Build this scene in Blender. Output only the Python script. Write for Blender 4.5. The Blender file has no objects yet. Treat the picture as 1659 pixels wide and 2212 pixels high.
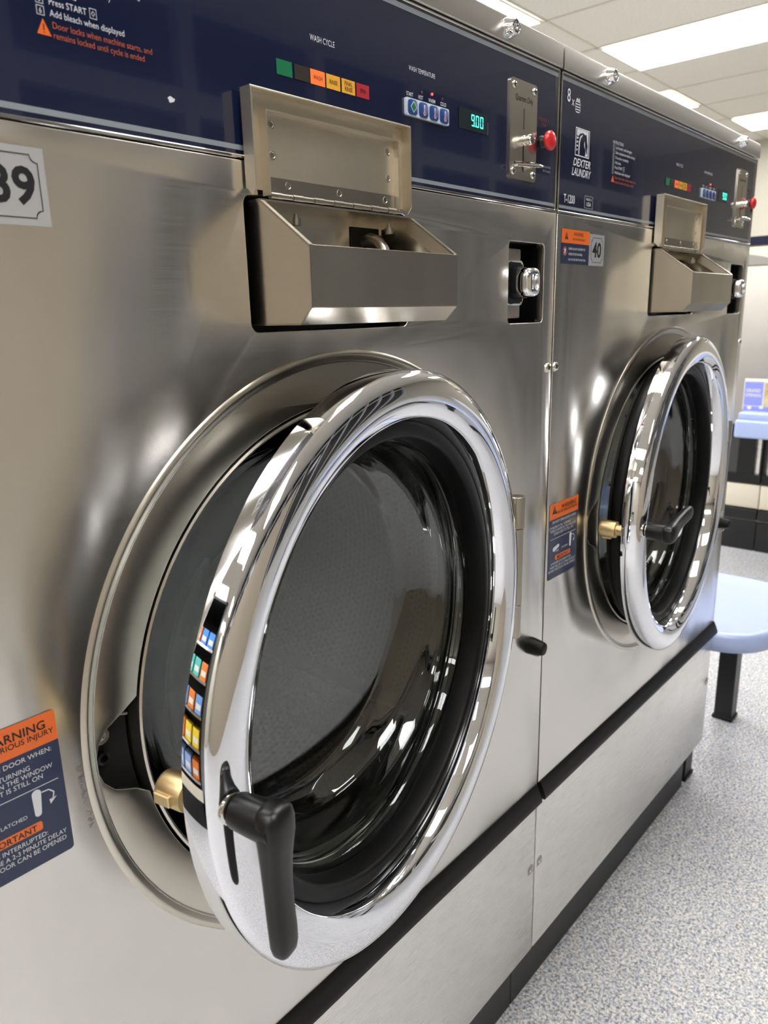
import bpy, bmesh, math, random
from mathutils import Vector, Matrix
random.seed(7)
R = math.radians
S = bpy.context.scene
COL = S.collection
PI = math.pi

# ------------------------------------------------------------------ camera
FPX, PW, PH = 1611.53, 1659.0, 2212.0
cam_d = bpy.data.cameras.new('camera')
cam = bpy.data.objects.new('camera', cam_d)
COL.objects.link(cam)
CAMPOS = Vector((-0.96511, -0.53058, 1.24337))
yaw, pitch, roll = 0.845673, -0.2584255, -0.0238889
fw = Vector((math.sin(yaw) * math.cos(pitch), math.cos(yaw) * math.cos(pitch), math.sin(pitch)))
rt = Vector((math.cos(yaw), -math.sin(yaw), 0)); up = rt.cross(fw)
rt2 = rt * math.cos(roll) + up * math.sin(roll)
up2 = up * math.cos(roll) - rt * math.sin(roll)
m = Matrix.Identity(4)
for i in range(3):
    m[i][0], m[i][1], m[i][2], m[i][3] = rt2[i], up2[i], -fw[i], CAMPOS[i]
cam.matrix_world = m
cam_d.sensor_fit = 'VERTICAL'; cam_d.sensor_height = 36.0
cam_d.lens = 36.0 * FPX / PH
cam_d.clip_start = 0.02; cam_d.clip_end = 60
cam_d.dof.use_dof = True; cam_d.dof.focus_distance = 0.78; cam_d.dof.aperture_fstop = 9.0
S.camera = cam

# ------------------------------------------------------------------ view, world
S.view_settings.view_transform = 'Standard'
try: S.view_settings.look = 'None'
except Exception: pass
S.view_settings.exposure = 0.27
S.view_settings.gamma = 1.0
S.view_settings.use_curve_mapping = False
w = bpy.data.worlds.new('world'); S.world = w; w.use_nodes = True
w.node_tree.nodes['Background'].inputs[0].default_value = (0.9, 0.92, 1.0, 1)
w.node_tree.nodes['Background'].inputs[1].default_value = 0.05
LIGHT = 13.0            # emission of the ceiling troffers
CEIL = 2.8

# ------------------------------------------------------------------ materials
MATS = {}
def lin(c):
    return tuple(((x / 255) / 12.92 if x / 255 <= 0.04045 else ((x / 255 + 0.055) / 1.055) ** 2.4) for x in c) + (1,)
def mat(name, rgb, rough=0.5, metal=0.0, spec=0.5, coat=0.0, emit=None, estr=0.0, bump=None, bstr=0.1, bdist=0.001, trans=0.0, ior=1.5, var=None):
    if name in MATS: return MATS[name]
    m = bpy.data.materials.new(name); m.use_nodes = True
    nt = m.node_tree; b = nt.nodes['Principled BSDF']
    b.inputs['Base Color'].default_value = lin(rgb)
    b.inputs['Roughness'].default_value = rough
    b.inputs['Metallic'].default_value = metal
    b.inputs['Specular IOR Level'].default_value = spec
    b.inputs['Coat Weight'].default_value = coat
    b.inputs['Coat Roughness'].default_value = 0.03
    b.inputs['IOR'].default_value = ior
    b.inputs['Transmission Weight'].default_value = trans
    if emit:
        b.inputs['Emission Color'].default_value = lin(emit); b.inputs['Emission Strength'].default_value = estr
    tc = nt.nodes.new('ShaderNodeTexCoord')
    if bump:
        n = nt.nodes.new('ShaderNodeTexNoise'); n.inputs['Scale'].default_value = bump; n.inputs['Detail'].default_value = 3
        nt.links.new(tc.outputs['Object'], n.inputs['Vector'])
        bp = nt.nodes.new('ShaderNodeBump'); bp.inputs['Strength'].default_value = bstr; bp.inputs['Distance'].default_value = bdist
        nt.links.new(n.outputs['Fac'], bp.inputs['Height']); nt.links.new(bp.outputs['Normal'], b.inputs['Normal'])
    if var:                                # slight dirt mottling: (scale, amount)
        n2 = nt.nodes.new('ShaderNodeTexNoise'); n2.inputs['Scale'].default_value = var[0]; n2.inputs['Detail'].default_value = 5
        nt.links.new(tc.outputs['Object'], n2.inputs['Vector'])
        rp = nt.nodes.new('ShaderNodeMapRange')
        rp.inputs['To Min'].default_value = 1 - var[1]; rp.inputs['To Max'].default_value = 1 + var[1]
        nt.links.new(n2.outputs['Fac'], rp.inputs['Value'])
        mx = nt.nodes.new('ShaderNodeVectorMath'); mx.operation = 'SCALE'
        mx.inputs[0].default_value = lin(rgb)[:3]
        nt.links.new(rp.outputs['Result'], mx.inputs['Scale']); nt.links.new(mx.outputs['Vector'], b.inputs['Base Color'])
    MATS[name] = m
    return m

def steel(name, rgb, rough=0.3, aniso=0.7, wave=0.0, wscale=3.0, brush=0.25, mottle=0.06):
    """brushed stainless: scratches run along the UV's u axis; optional gentle sheet waviness"""
    if name in MATS: return MATS[name]
    m = bpy.data.materials.new(name); m.use_nodes = True
    nt = m.node_tree; L = nt.links; b = nt.nodes['Principled BSDF']
    b.inputs['Metallic'].default_value = 1.0
    b.inputs['Anisotropic'].default_value = aniso
    b.inputs['Anisotropic Rotation'].default_value = 0.25
    uv = nt.nodes.new('ShaderNodeUVMap'); uv.uv_map = 'UVMap'
    tg = nt.nodes.new('ShaderNodeTangent'); tg.direction_type = 'UV_MAP'; tg.uv_map = 'UVMap'
    L.new(tg.outputs['Tangent'], b.inputs['Tangent'])
    mp = nt.nodes.new('ShaderNodeMapping'); mp.inputs['Scale'].default_value = (14, 900, 1)
    L.new(uv.outputs['UV'], mp.inputs['Vector'])
    n = nt.nodes.new('ShaderNodeTexNoise'); n.inputs['Scale'].default_value = 1.0; n.inputs['Detail'].default_value = 4
    L.new(mp.outputs['Vector'], n.inputs['Vector'])
    r1 = nt.nodes.new('ShaderNodeMapRange'); r1.inputs['To Min'].default_value = rough * 0.85; r1.inputs['To Max'].default_value = rough * 1.15
    L.new(n.outputs['Fac'], r1.inputs['Value']); L.new(r1.outputs['Result'], b.inputs['Roughness'])
    bp = nt.nodes.new('ShaderNodeBump'); bp.inputs['Strength'].default_value = brush; bp.inputs['Distance'].default_value = 0.00006
    L.new(n.outputs['Fac'], bp.inputs['Height'])
    last = bp
    if wave:
        n3 = nt.nodes.new('ShaderNodeTexNoise'); n3.inputs['Scale'].default_value = wscale; n3.inputs['Detail'].default_value = 1.0
        mp3 = nt.nodes.new('ShaderNodeMapping'); mp3.inputs['Scale'].default_value = (2.6, 0.5, 1); mp3.inputs['Location'].default_value = (3.1, 1.7, 0)
        L.new(uv.outputs['UV'], mp3.inputs['Vector']); L.new(mp3.outputs['Vector'], n3.inputs['Vector'])
        b2 = nt.nodes.new('ShaderNodeBump'); b2.inputs['Strength'].default_value = 1.0; b2.inputs['Distance'].default_value = wave
        L.new(n3.outputs['Fac'], b2.inputs['Height']); L.new(bp.outputs['Normal'], b2.inputs['Normal']); last = b2
    L.new(last.outputs['Normal'], b.inputs['Normal'])
    n2 = nt.nodes.new('ShaderNodeTexNoise'); n2.inputs['Scale'].default_value = 9; n2.inputs['Detail'].default_value = 6
    L.new(uv.outputs['UV'], n2.inputs['Vector'])
    r2 = nt.nodes.new('ShaderNodeMapRange'); r2.inputs['To Min'].default_value = 1 - mottle; r2.inputs['To Max'].default_value = 1 + mottle
    L.new(n2.outputs['Fac'], r2.inputs['Value'])
    mx = nt.nodes.new('ShaderNodeVectorMath'); mx.operation = 'SCALE'; mx.inputs[0].default_value = lin(rgb)[:3]
    L.new(r2.outputs['Result'], mx.inputs['Scale']); L.new(mx.outputs['Vector'], b.inputs['Base Color'])
    MATS[name] = m
    return m

M_steel = steel('brushed_steel', (226, 223, 218), 0.24, 0.80, wave=0.007, wscale=2.6)
M_steel2 = steel('brushed_steel_flat', (226, 224, 220), 0.28, 0.5, wave=0.002, wscale=2.0, brush=0.03)
M_steelcap = steel('brushed_steel_cap', (196, 193, 187), 0.34, 0.3, brush=0.05)
M_worn_lit = steel('worn_lit_steel', (216, 207, 190), 0.42, 0.3, brush=0.4, mottle=0.25)  # the lid's worn steel, reused to paint the lit dispenser strip
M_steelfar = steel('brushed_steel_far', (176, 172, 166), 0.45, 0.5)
M_steelbox = steel('brushed_steel_box', (222, 215, 202), 0.24, 0.5, wave=0.0008, wscale=6)
M_steelring = steel('satin_steel_ring', (205, 200, 188), 0.30, 0.5)
M_chrome = mat('chrome', (235, 236, 240), 0.03, 1.0, bump=9, bstr=0.05, bdist=0.0005)
M_chrome2 = mat('bright_metal', (215, 212, 205), 0.12, 1.0)
M_satin = mat('satin_metal', (175, 170, 160), 0.32, 1.0)
M_navy = mat('navy_panel', (19, 26, 54), 0.16, 0.0, 0.6, coat=0.8, bump=6, bstr=0.06, bdist=0.002)
M_greystripe = mat('grey_stripe', (134, 140, 148), 0.25, coat=0.5)
M_white = mat('white_print', (206, 208, 214), 0.4)
M_dimwhite = mat('grey_print', (150, 154, 165), 0.4)
M_redprint = mat('red_print', (120, 45, 50), 0.4)
M_orangeprint = mat('rust_print', (176, 84, 52), 0.4)
M_orange = mat('orange_vinyl', (222, 104, 34), 0.35, coat=0.3)
M_black = mat('black_plastic', (11, 11, 12), 0.36, spec=0.4)
M_trim = mat('black_trim', (14, 13, 13), 0.45, spec=0.35)
M_rubber = mat('black_rubber', (9, 9, 9), 0.45, spec=0.18)
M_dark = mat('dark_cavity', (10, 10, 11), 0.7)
M_ink = mat('black_ink', (22, 22, 26), 0.45)
M_stickernavy = mat('navy_vinyl', (32, 42, 72), 0.35, coat=0.2)
M_foil = mat('silver_foil', (205, 207, 212), 0.3, 0.6, bump=160, bstr=0.2, bdist=0.0003)
M_red = mat('red_plastic', (196, 32, 36), 0.28, coat=0.3)
M_brass = mat('brass', (214, 192, 146), 0.42, 1.0, bump=120, bstr=0.2)
M_bluekey = mat('blue_key', (28, 66, 130), 0.3, coat=0.3)
M_green = mat('green_window', (22, 110, 72), 0.3, coat=0.6)
M_brown = mat('brown_window', (50, 44, 42), 0.3, coat=0.6)
M_lit_orange = mat('lit_orange_window', (232, 110, 50), 0.4, emit=(235, 105, 45), estr=0.35)
M_amber = mat('amber_window', (205, 150, 50), 0.4, emit=(205, 145, 40), estr=0.15)
M_redwin = mat('red_window', (165, 34, 48), 0.4)
M_led = mat('red_led', (255, 60, 60), 0.4, emit=(255, 70, 70), estr=2.5)
M_ledoff = mat('led_off', (90, 28, 40), 0.4)
M_teal = mat('lit_digits', (80, 240, 215), 0.4, emit=(70, 240, 210), estr=1.6)
M_tealwin = mat('display_window', (12, 30, 36), 0.3, coat=0.5)
M_keyplate = mat('key_plate', (196, 206, 220), 0.3)
M_therm = mat('key_symbol_red', (196, 60, 66), 0.4)
M_blueseat = mat('light_blue_plastic', (164, 180, 222), 0.28, coat=0.25, bump=300, bstr=0.03)
M_blackpaint = mat('black_paint', (16, 16, 18), 0.4)
M_cream = mat('cream_paint', (226, 218, 198), 0.55, var=(4, 0.03))
M_wall = mat('wall_paint', (178, 173, 160), 0.7, bump=80, bstr=0.1)
M_mull = mat('mullion', (176, 178, 184), 0.4)
M_glassdark = mat('night_window', (10, 12, 20), 0.05, spec=0.6)
M_glass = mat('door_glass', (235, 240, 238), 0.0, trans=1.0, ior=1.7)
M_smoke = mat('grey_paint', (150, 146, 141), 0.45)
M_framegrey = mat('light_frame', (205, 205, 195), 0.5)
M_diff = mat('light_diffuser', (255, 255, 250), 0.5, emit=(255, 253, 250), estr=LIGHT)
M_poster = mat('poster_paper', (225, 222, 210), 0.5)
M_posterblue = mat('poster_blue', (138, 148, 226), 0.4)
M_postertan = mat('poster_tan', (205, 190, 150), 0.5, var=(60, 0.4))

def floor_mat():
    m = bpy.data.materials.new('speckled_floor'); m.use_nodes = True
    nt = m.node_tree; L = nt.links; b = nt.nodes['Principled BSDF']
    tc = nt.nodes.new('ShaderNodeTexCoord')
    n = nt.nodes.new('ShaderNodeTexNoise'); n.inputs['Scale'].default_value = 190; n.inputs['Detail'].default_value = 2.5; n.inputs['Roughness'].default_value = 0.55
    n.inputs['Distortion'].default_value = 0.6
    L.new(tc.outputs['Object'], n.inputs['Vector'])
    r = nt.nodes.new('ShaderNodeValToRGB'); L.new(n.outputs['Fac'], r.inputs['Fac'])
    e = r.color_ramp.elements
    e[0].position = 0.30; e[0].color = lin((104, 109, 120)); e[1].position = 0.66; e[1].color = lin((238, 237, 234))
    for p, c in ((0.43, (158, 161, 169)), (0.49, (196, 196, 198)), (0.57, (218, 217, 214))):
        x = e.new(p); x.color = lin(c)
    n2 = nt.nodes.new('ShaderNodeTexNoise'); n2.inputs['Scale'].default_value = 60; n2.inputs['Detail'].default_value = 2
    L.new(tc.outputs['Object'], n2.inputs['Vector'])
    r2 = nt.nodes.new('ShaderNodeValToRGB'); L.new(n2.outputs['Fac'], r2.inputs['Fac'])
    r2.color_ramp.elements[0].position = 0.4; r2.color_ramp.elements[0].color = lin((236, 239, 246))
    r2.color_ramp.elements[1].position = 0.62; r2.color_ramp.elements[1].color = lin((255, 253, 250))
    mx = nt.nodes.new('ShaderNodeMix'); mx.data_type = 'RGBA'; mx.blend_type = 'MULTIPLY'; mx.inputs[0].default_value = 1
    L.new(r.outputs['Color'], mx.inputs[6]); L.new(r2.outputs['Color'], mx.inputs[7]); L.new(mx.outputs[2], b.inputs['Base Color'])
    b.inputs['Roughness'].default_value = 0.4
    bp = nt.nodes.new('ShaderNodeBump'); bp.inputs['Strength'].default_value = 0.15; bp.inputs['Distance'].default_value = 0.0008
    L.new(n.outputs['Fac'], bp.inputs['Height']); L.new(bp.outputs['Normal'], b.inputs['Normal'])
    return m
def ceil_mat():
    m = bpy.data.materials.new('ceiling_tile'); m.use_nodes = True
    nt = m.node_tree; L = nt.links; b = nt.nodes['Principled BSDF']
    tc = nt.nodes.new('ShaderNodeTexCoord')
    n = nt.nodes.new('ShaderNodeTexNoise'); n.inputs['Scale'].default_value = 90; n.inputs['Detail'].default_value = 4
    L.new(tc.outputs['Object'], n.inputs['Vector'])
    r = nt.nodes.new('ShaderNodeValToRGB'); L.new(n.outputs['Fac'], r.inputs['Fac'])
    r.color_ramp.elements[0].color = lin((204, 199, 188)); r.color_ramp.elements[1].color = lin((230, 225, 215))
    r.color_ramp.elements[0].position = 0.3
    L.new(r.outputs['Color'], b.inputs['Base Color']); b.inputs['Roughness'].default_value = 0.85
    bp = nt.nodes.new('ShaderNodeBump'); bp.inputs['Strength'].default_value = 0.3; bp.inputs['Distance'].default_value = 0.003
    L.new(n.outputs['Fac'], bp.inputs['Height']); L.new(bp.outputs['Normal'], b.inputs['Normal'])
    return m
def perf_mat():
    """perforated drum sheet: small dark holes in dark steel"""
    m = bpy.data.materials.new('perforated_drum'); m.use_nodes = True
    nt = m.node_tree; L = nt.links; b = nt.nodes['Principled BSDF']
    uv = nt.nodes.new('ShaderNodeUVMap'); uv.uv_map = 'UVMap'
    sc = nt.nodes.new('ShaderNodeVectorMath'); sc.operation = 'SCALE'; sc.inputs['Scale'].default_value = 95.0
    L.new(uv.outputs['UV'], sc.inputs[0])
    # staggered grid: shift every other row by a half pitch
    sp = nt.nodes.new('ShaderNodeSeparateXYZ'); L.new(sc.outputs['Vector'], sp.inputs['Vector'])
    fl = nt.nodes.new('ShaderNodeMath'); fl.operation = 'FLOOR'; L.new(sp.outputs['Y'], fl.inputs[0])
    md = nt.nodes.new('ShaderNodeMath'); md.operation = 'MULTIPLY'; md.inputs[1].default_value = 0.5; L.new(fl.outputs[0], md.inputs[0])
    ad = nt.nodes.new('ShaderNodeMath'); ad.operation = 'ADD'; L.new(sp.outputs['X'], ad.inputs[0]); L.new(md.outputs[0], ad.inputs[1])
    fx = nt.nodes.new('ShaderNodeMath'); fx.operation = 'FRACT'; L.new(ad.outputs[0], fx.inputs[0])
    fy = nt.nodes.new('ShaderNodeMath'); fy.operation = 'FRACT'; L.new(sp.outputs['Y'], fy.inputs[0])
    cb = nt.nodes.new('ShaderNodeCombineXYZ'); L.new(fx.outputs[0], cb.inputs[0]); L.new(fy.outputs[0], cb.inputs[1])
    ds = nt.nodes.new('ShaderNodeVectorMath'); ds.operation = 'DISTANCE'; ds.inputs[1].default_value = (0.5, 0.5, 0); L.new(cb.outputs[0], ds.inputs[0])
    rp = nt.nodes.new('ShaderNodeMapRange'); rp.inputs['From Min'].default_value = 0.27; rp.inputs['From Max'].default_value = 0.33
    L.new(ds.outputs['Value'], rp.inputs['Value'])
    r = nt.nodes.new('ShaderNodeValToRGB'); L.new(rp.outputs['Result'], r.inputs['Fac'])
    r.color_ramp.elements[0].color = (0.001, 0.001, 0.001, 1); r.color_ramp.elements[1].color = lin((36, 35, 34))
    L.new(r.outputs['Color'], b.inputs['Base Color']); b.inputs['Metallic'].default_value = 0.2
    b.inputs['Roughness'].default_value = 0.5
    return m
M_floor = floor_mat(); M_ceil = ceil_mat(); M_perf = perf_mat()
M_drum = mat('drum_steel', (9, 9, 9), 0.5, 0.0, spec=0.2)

# ------------------------------------------------------------------ mesh helpers
def finish(bm, name, material, smooth=35, uvmode=True):
    me = bpy.data.meshes.new(name)
    bmesh.ops.remove_doubles(bm, verts=bm.verts, dist=1e-6)
    bm.normal_update()
    if uvmode:
        uvl = bm.loops.layers.uv.get('UVMap') or bm.loops.layers.uv.new('UVMap')
        if uvmode is True:
            for f in bm.faces:
                n = f.normal; ax = max(range(3), key=lambda i: abs(n[i]))
                for l in f.loops:
                    c = l.vert.co
                    l[uvl].uv = (c.x, c.z) if ax == 1 else ((c.y, c.z) if ax == 0 else (c.x, c.y))
    bm.to_mesh(me); bm.free()
    if isinstance(material, (list, tuple)):
        for mm in material: me.materials.append(mm)
    elif material: me.materials.append(material)
    if smooth:
        me.shade_smooth(); me.set_sharp_from_angle(angle=R(smooth))
    return me
def link(name, me, parent=None, loc=(0, 0, 0), rot=(0, 0, 0), label=None):
    o = bpy.data.objects.new(name, me); COL.objects.link(o)
    if parent: o.parent = parent
    o.location = loc; o.rotation_euler = rot
    if label: o['label'] = label
    return o
def bm_box(bm, x0, x1, y0, y1, z0, z1, bev=0.0, seg=2, mi=0):
    vs = [bm.verts.new(p) for p in ((x0, y0, z0), (x1, y0, z0), (x1, y1, z0), (x0, y1, z0), (x0, y0, z1), (x1, y0, z1), (x1, y1, z1), (x0, y1, z1))]
    fs = [bm.faces.new([vs[i] for i in q]) for q in ((0, 3, 2, 1), (4, 5, 6, 7), (0, 1, 5, 4), (1, 2, 6, 5), (2, 3, 7, 6), (3, 0, 4, 7))]
    for f in fs: f.material_index = mi
    if bev > 0:
        es = list({e for f in fs for e in f.edges})
        r = bmesh.ops.bevel(bm, geom=es, offset=bev, segments=seg, affect='EDGES', profile=0.5)
        for f in r['faces']: f.material_index = mi
def box(x0, x1, y0, y1, z0, z1, bev=0.0, seg=2):
    bm = bmesh.new(); bm_box(bm, x0, x1, y0, y1, z0, z1, bev, seg); return bm
def bm_prism(bm, pts, a0, a1, axis='x', mi=0):
    """extrude a polygon: axis x -> pts are (y,z); axis y -> (x,z); axis z -> (x,y)"""
    def P(p, a): return (a, p[0], p[1]) if axis == 'x' else ((p[0], a, p[1]) if axis == 'y' else (p[0], p[1], a))
    A = [bm.verts.new(P(p, a0)) for p in pts]; B = [bm.verts.new(P(p, a1)) for p in pts]
    n = len(pts); fs = [bm.faces.new(A), bm.faces.new(B[::-1])]
    for i in range(n): fs.append(bm.faces.new((A[i], B[i], B[(i + 1) % n], A[(i + 1) % n])))
    for f in fs: f.material_index = mi
    bmesh.ops.recalc_face_normals(bm, faces=fs)
    return fs
def bm_lathe(bm, prof, c=(0, 0, 0), seg=64, axis='y', closed=False, caps=False, mi=0, uvs=None):
    """prof: (radius, offset along axis); axis 'y' : offset is towards -y (outwards)"""
    rings = []
    for r, h in prof:
        ring = []
        for i in range(seg):
            a = 2 * PI * i / seg; u, v = r * math.cos(a), r * math.sin(a)
            p = (c[0] + u, c[1] - h, c[2] + v) if axis == 'y' else ((c[0] + u, c[1] + v, c[2] + h) if axis == 'z' else (c[0] + h, c[1] + u, c[2] + v))
            ring.append(bm.verts.new(p))
        rings.append(ring)
    fs = []
    m_ = len(rings)
    for k in range(m_ if closed else m_ - 1):
        A, B = rings[k], rings[(k + 1) % m_]
        for i in range(seg):
            j = (i + 1) % seg
            try: fs.append(bm.faces.new((A[i], A[j], B[j], B[i])))
            except ValueError: pass
    if caps:
        fs.append(bm.faces.new(rings[0])); fs.append(bm.faces.new(rings[-1][::-1]))
    for f in fs: f.material_index = mi
    return fs
def fixn(bm): bmesh.ops.recalc_face_normals(bm, faces=bm.faces[:])
def lathe(prof, **k):
    bm = bmesh.new(); bm_lathe(bm, prof, **k); fixn(bm); return bm
def bm_tube(bm, pts, r, seg=10, cap=True, mi=0):
    pts = [Vector(p) for p in pts]; rings = []
    rs = r if isinstance(r, (list, tuple)) else [r] * len(pts)
    prev = None
    for i, p in enumerate(pts):
        t = (pts[min(i + 1, len(pts) - 1)] - pts[max(i - 1, 0)]).normalized()
        if prev is None:
            a = Vector((0, 0, 1)) if abs(t.z) < 0.9 else Vector((1, 0, 0))
            u = t.cross(a).normalized()
        else: u = (prev - t * prev.dot(t)).normalized()
        prev = u; v = t.cross(u)
        rings.append([bm.verts.new(p + (u * math.cos(2 * PI * k / seg) + v * math.sin(2 * PI * k / seg)) * rs[i]) for k in range(seg)])
    fs = []
    for A, B in zip(rings, rings[1:]):
        for k in range(seg): fs.append(bm.faces.new((A[k], A[(k + 1) % seg], B[(k + 1) % seg], B[k])))
    if cap: fs += [bm.faces.new(rings[0][::-1]), bm.faces.new(rings[-1])]
    for f in fs: f.material_index = mi
    bmesh.ops.recalc_face_normals(bm, faces=fs)
def bm_loft(bm, secs, seg=28, ex=3.0, mi=0):
    """secs: (centre, axis_u, axis_v, half_u, half_v) rounded-rectangle sections, capped"""
    rings = []
    for c, u, v, a, b in secs:
        c = Vector(c); u = Vector(u); v = Vector(v); ring = []
        for i in range(seg):
            t = 2 * PI * i / seg; ct, st = math.cos(t), math.sin(t)
            x = a * math.copysign(abs(ct) ** (2 / ex), ct); y = b * math.copysign(abs(st) ** (2 / ex), st)
            ring.append(bm.verts.new(c + u * x + v * y))
        rings.append(ring)
    fs = []
    for A, B in zip(rings, rings[1:]):
        for k in range(seg): fs.append(bm.faces.new((A[k], A[(k + 1) % seg], B[(k + 1) % seg], B[k])))
    fs += [bm.faces.new(rings[0][::-1]), bm.faces.new(rings[-1])]
    for f in fs: f.material_index = mi
    bmesh.ops.recalc_face_normals(bm, faces=fs)
def rrect(x0, x1, z0, z1, r, n=6):
    pts = []
    for cx, cz, a0 in ((x1 - r, z1 - r, 0), (x0 + r, z1 - r, 90), (x0 + r, z0 + r, 180), (x1 - r, z0 + r, 270)):
        for k in range(n + 1):
            a = R(a0 + 90 * k / n); pts.append((cx + r * math.cos(a), cz + r * math.sin(a)))
    return pts
def plate(name, outer, holes, y, depth, bevel, material, smooth=35):
    """sheet facing -y with holes; front surface at y, thickness depth, rolled edges"""
    cu = bpy.data.curves.new(name, 'CURVE'); cu.dimensions = '2D'; cu.fill_mode = 'BOTH'
    cu.extrude = max(depth / 2 - bevel, 0.00005); cu.bevel_depth = bevel; cu.bevel_resolution = 2; cu.offset = -bevel
    for loop in [outer] + list(holes):
        sp = cu.splines.new('POLY'); sp.points.add(len(loop) - 1)
        for q, p in zip(sp.points, loop): q.co = (p[0], p[1], 0, 1)
        sp.use_cyclic_u = True
    ob = bpy.data.objects.new('tmp', cu)
    me = bpy.data.meshes.new_from_object(ob)
    bpy.data.objects.remove(ob); bpy.data.curves.remove(cu)
    bm = bmesh.new(); bm.from_mesh(me); bpy.data.meshes.remove(me)
    for v in bm.verts:
        c = v.co.copy(); v.co = (c.x, y + depth / 2 - c.z, c.y)
    for l in list(bm.loops.layers.uv): bm.loops.layers.uv.remove(l)
    return finish(bm, name, material, smooth)
_tc = {}
def bm_text(bm, s, x, z, h, y, sx=1.0, align='LEFT', mi=0, shear=0.0, bold=0.0, thick=0.00025, rot=0.0, mirror=False):
    """flat lettering on a surface facing -y; h = capital height, (x,z) baseline start"""
    key = (s, shear, bold)
    if key not in _tc:
        cu = bpy.data.curves.new('t', 'FONT'); cu.body = s; cu.size = 1.0; cu.shear = shear; cu.offset = bold
        cu.resolution_u = 3; cu.extrude = 0.0
        ob = bpy.data.objects.new('t', cu); me = bpy.data.meshes.new_from_object(ob)
        vs = [v.co.copy() for v in me.vertices]; fs = [tuple(p.vertices) for p in me.polygons]
        wd = max([v.x for v in vs], default=0)
        bpy.data.objects.remove(ob); bpy.data.meshes.remove(me); bpy.data.curves.remove(cu)
        _tc[key] = (vs, fs, wd)
    vs, fs, wd = _tc[key]
    k = h / 0.69
    off = 0 if align == 'LEFT' else (-wd * k * sx / 2 if align == 'CENTER' else -wd * k * sx)
    ca, sa = math.cos(rot), math.sin(rot)
    nv = []
    for v in vs:
        u, t = v.x * k * sx + off, v.y * k
        nv.append(bm.verts.new((x + u * ca - t * sa, y, z + u * sa + t * ca)))
    for f in fs:
        try: q = bm.faces.new([nv[i] for i in f]); q.material_index = mi
        except ValueError: pass
    return wd * k * sx
def bm_poly(bm, pts, y, mi=0):
    f = bm.faces.new([bm.verts.new((p[0], y, p[1])) for p in pts]); f.material_index = mi
    f.normal_update()
    if f.normal.y > 0: f.normal_flip()
def bm_rect(bm, x0, x1, z0, z1, y, mi=0): bm_poly(bm, [(x0, z0), (x1, z0), (x1, z1), (x0, z1)], y, mi)
def bm_outline(bm, pts, t, y, mi=0):
    n = len(pts); cx = sum(p[0] for p in pts) / n; cz = sum(p[1] for p in pts) / n
    inner = []
    for p in pts:
        d = Vector((cx - p[0], cz - p[1])); d.normalize(); inner.append((p[0] + d.x * t, p[1] + d.y * t))
    for i in range(n):
        j = (i + 1) % n; bm_poly(bm, [pts[i], pts[j], inner[j], inner[i]], y, mi)
def empty(name, loc, label=None, cat=None, group=None):
    o = bpy.data.objects.new(name, None); COL.objects.link(o); o.location = loc
    o.empty_display_size = 0.1
    tag(o, label, cat, group); return o
def tag(o, label=None, cat=None, group=None, kind=None):
    if label: o['label'] = label
    if cat: o['category'] = cat
    if group: o['group'] = group
    if kind: o['kind'] = kind
    return o

# ------------------------------------------------------------------ the setting
RX0, RX1, RY0, RY1 = -5.0, 7.42, -3.1, 6.0
def struct(name, bm, mt, smooth=0):
    return tag(link(name, finish(bm, name, mt, smooth)), kind='structure')
struct('floor', box(RX0 - .1, RX1 + .1, RY0 - .1, RY1 + .1, -0.1, 0), M_floor)
struct('ceiling', box(RX0 - .1, RX1 + .1, RY0 - .1, RY1 + .1, CEIL, CEIL + .1), M_ceil)
struct('wall_right', box(RX1, RX1 + .1, RY0, RY1, 0, CEIL), M_wall)
struct('wall_left', box(RX0 - .1, RX0, RY0, RY1, 0, CEIL), M_wall)
struct('wall_back', box(RX0, RX1, RY1, RY1 + .1, 0, CEIL), M_wall)
struct('wall_front', box(RX0, RX1, RY0 - .1, RY0, 0, 0.35), M_wall)
# night-dark shop windows with pale mullions opposite the washers
mx_ = [RX0 + 0.02] + [-4.06, -3.11, -2.16, -1.21, -0.26, 0.69, 1.64, 2.59, 3.54, 4.49, 5.44, 6.39] + [RX1 - 0.05]
for i in range(len(mx_) - 1):
    g = struct('window_%d' % (i + 1), box(mx_[i], mx_[i + 1], RY0 - .06, RY0 - .04, 0.35, CEIL), M_glassdark)
bm = bmesh.new()
for x in mx_: bm_box(bm, x - .045, x + .045, RY0 - .03, RY0 + .05, 0.35, CEIL - .001)
bm_box(bm, RX0, RX1, RY0 - .03, RY0 + .045, 2.28, 2.40)
bm_box(bm, RX0, RX1, RY0 - .03, RY0 + .055, 0.34, 0.42)
struct('trim_1', bm, M_mull)
struct('added_partition', box(RX0, 1.15, RY0 + .06, RY0 + .5, 0, 1.9, .01, 1), mat('partition_paint', (142, 132, 116), .6))  # unseen half wall, added to brighten what the upper-left steel reflects
# ceiling grid bars
bm = bmesh.new()
GX, GY = 3.81 - 0.6225 * 14, 1.86 - 1.245 * 3
k = 0
while GX + k * 0.6225 < RX1:
    x = GX + k * 0.6225
    if x > RX0: bm_box(bm, x - .007, x + .007, RY0, RY1, CEIL - .004, CEIL + .001)
    k += 1
k = -1
while GY + k * 1.245 < RY1:
    y = GY + k * 1.245
    if y > RY0: bm_box(bm, RX0, RX1, y - .007, y + .007, CEIL - .004, CEIL + .001)
    k += 1
struct('trim_2', bm, mat('ceiling_grid', (200, 193, 176), 0.6))

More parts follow.
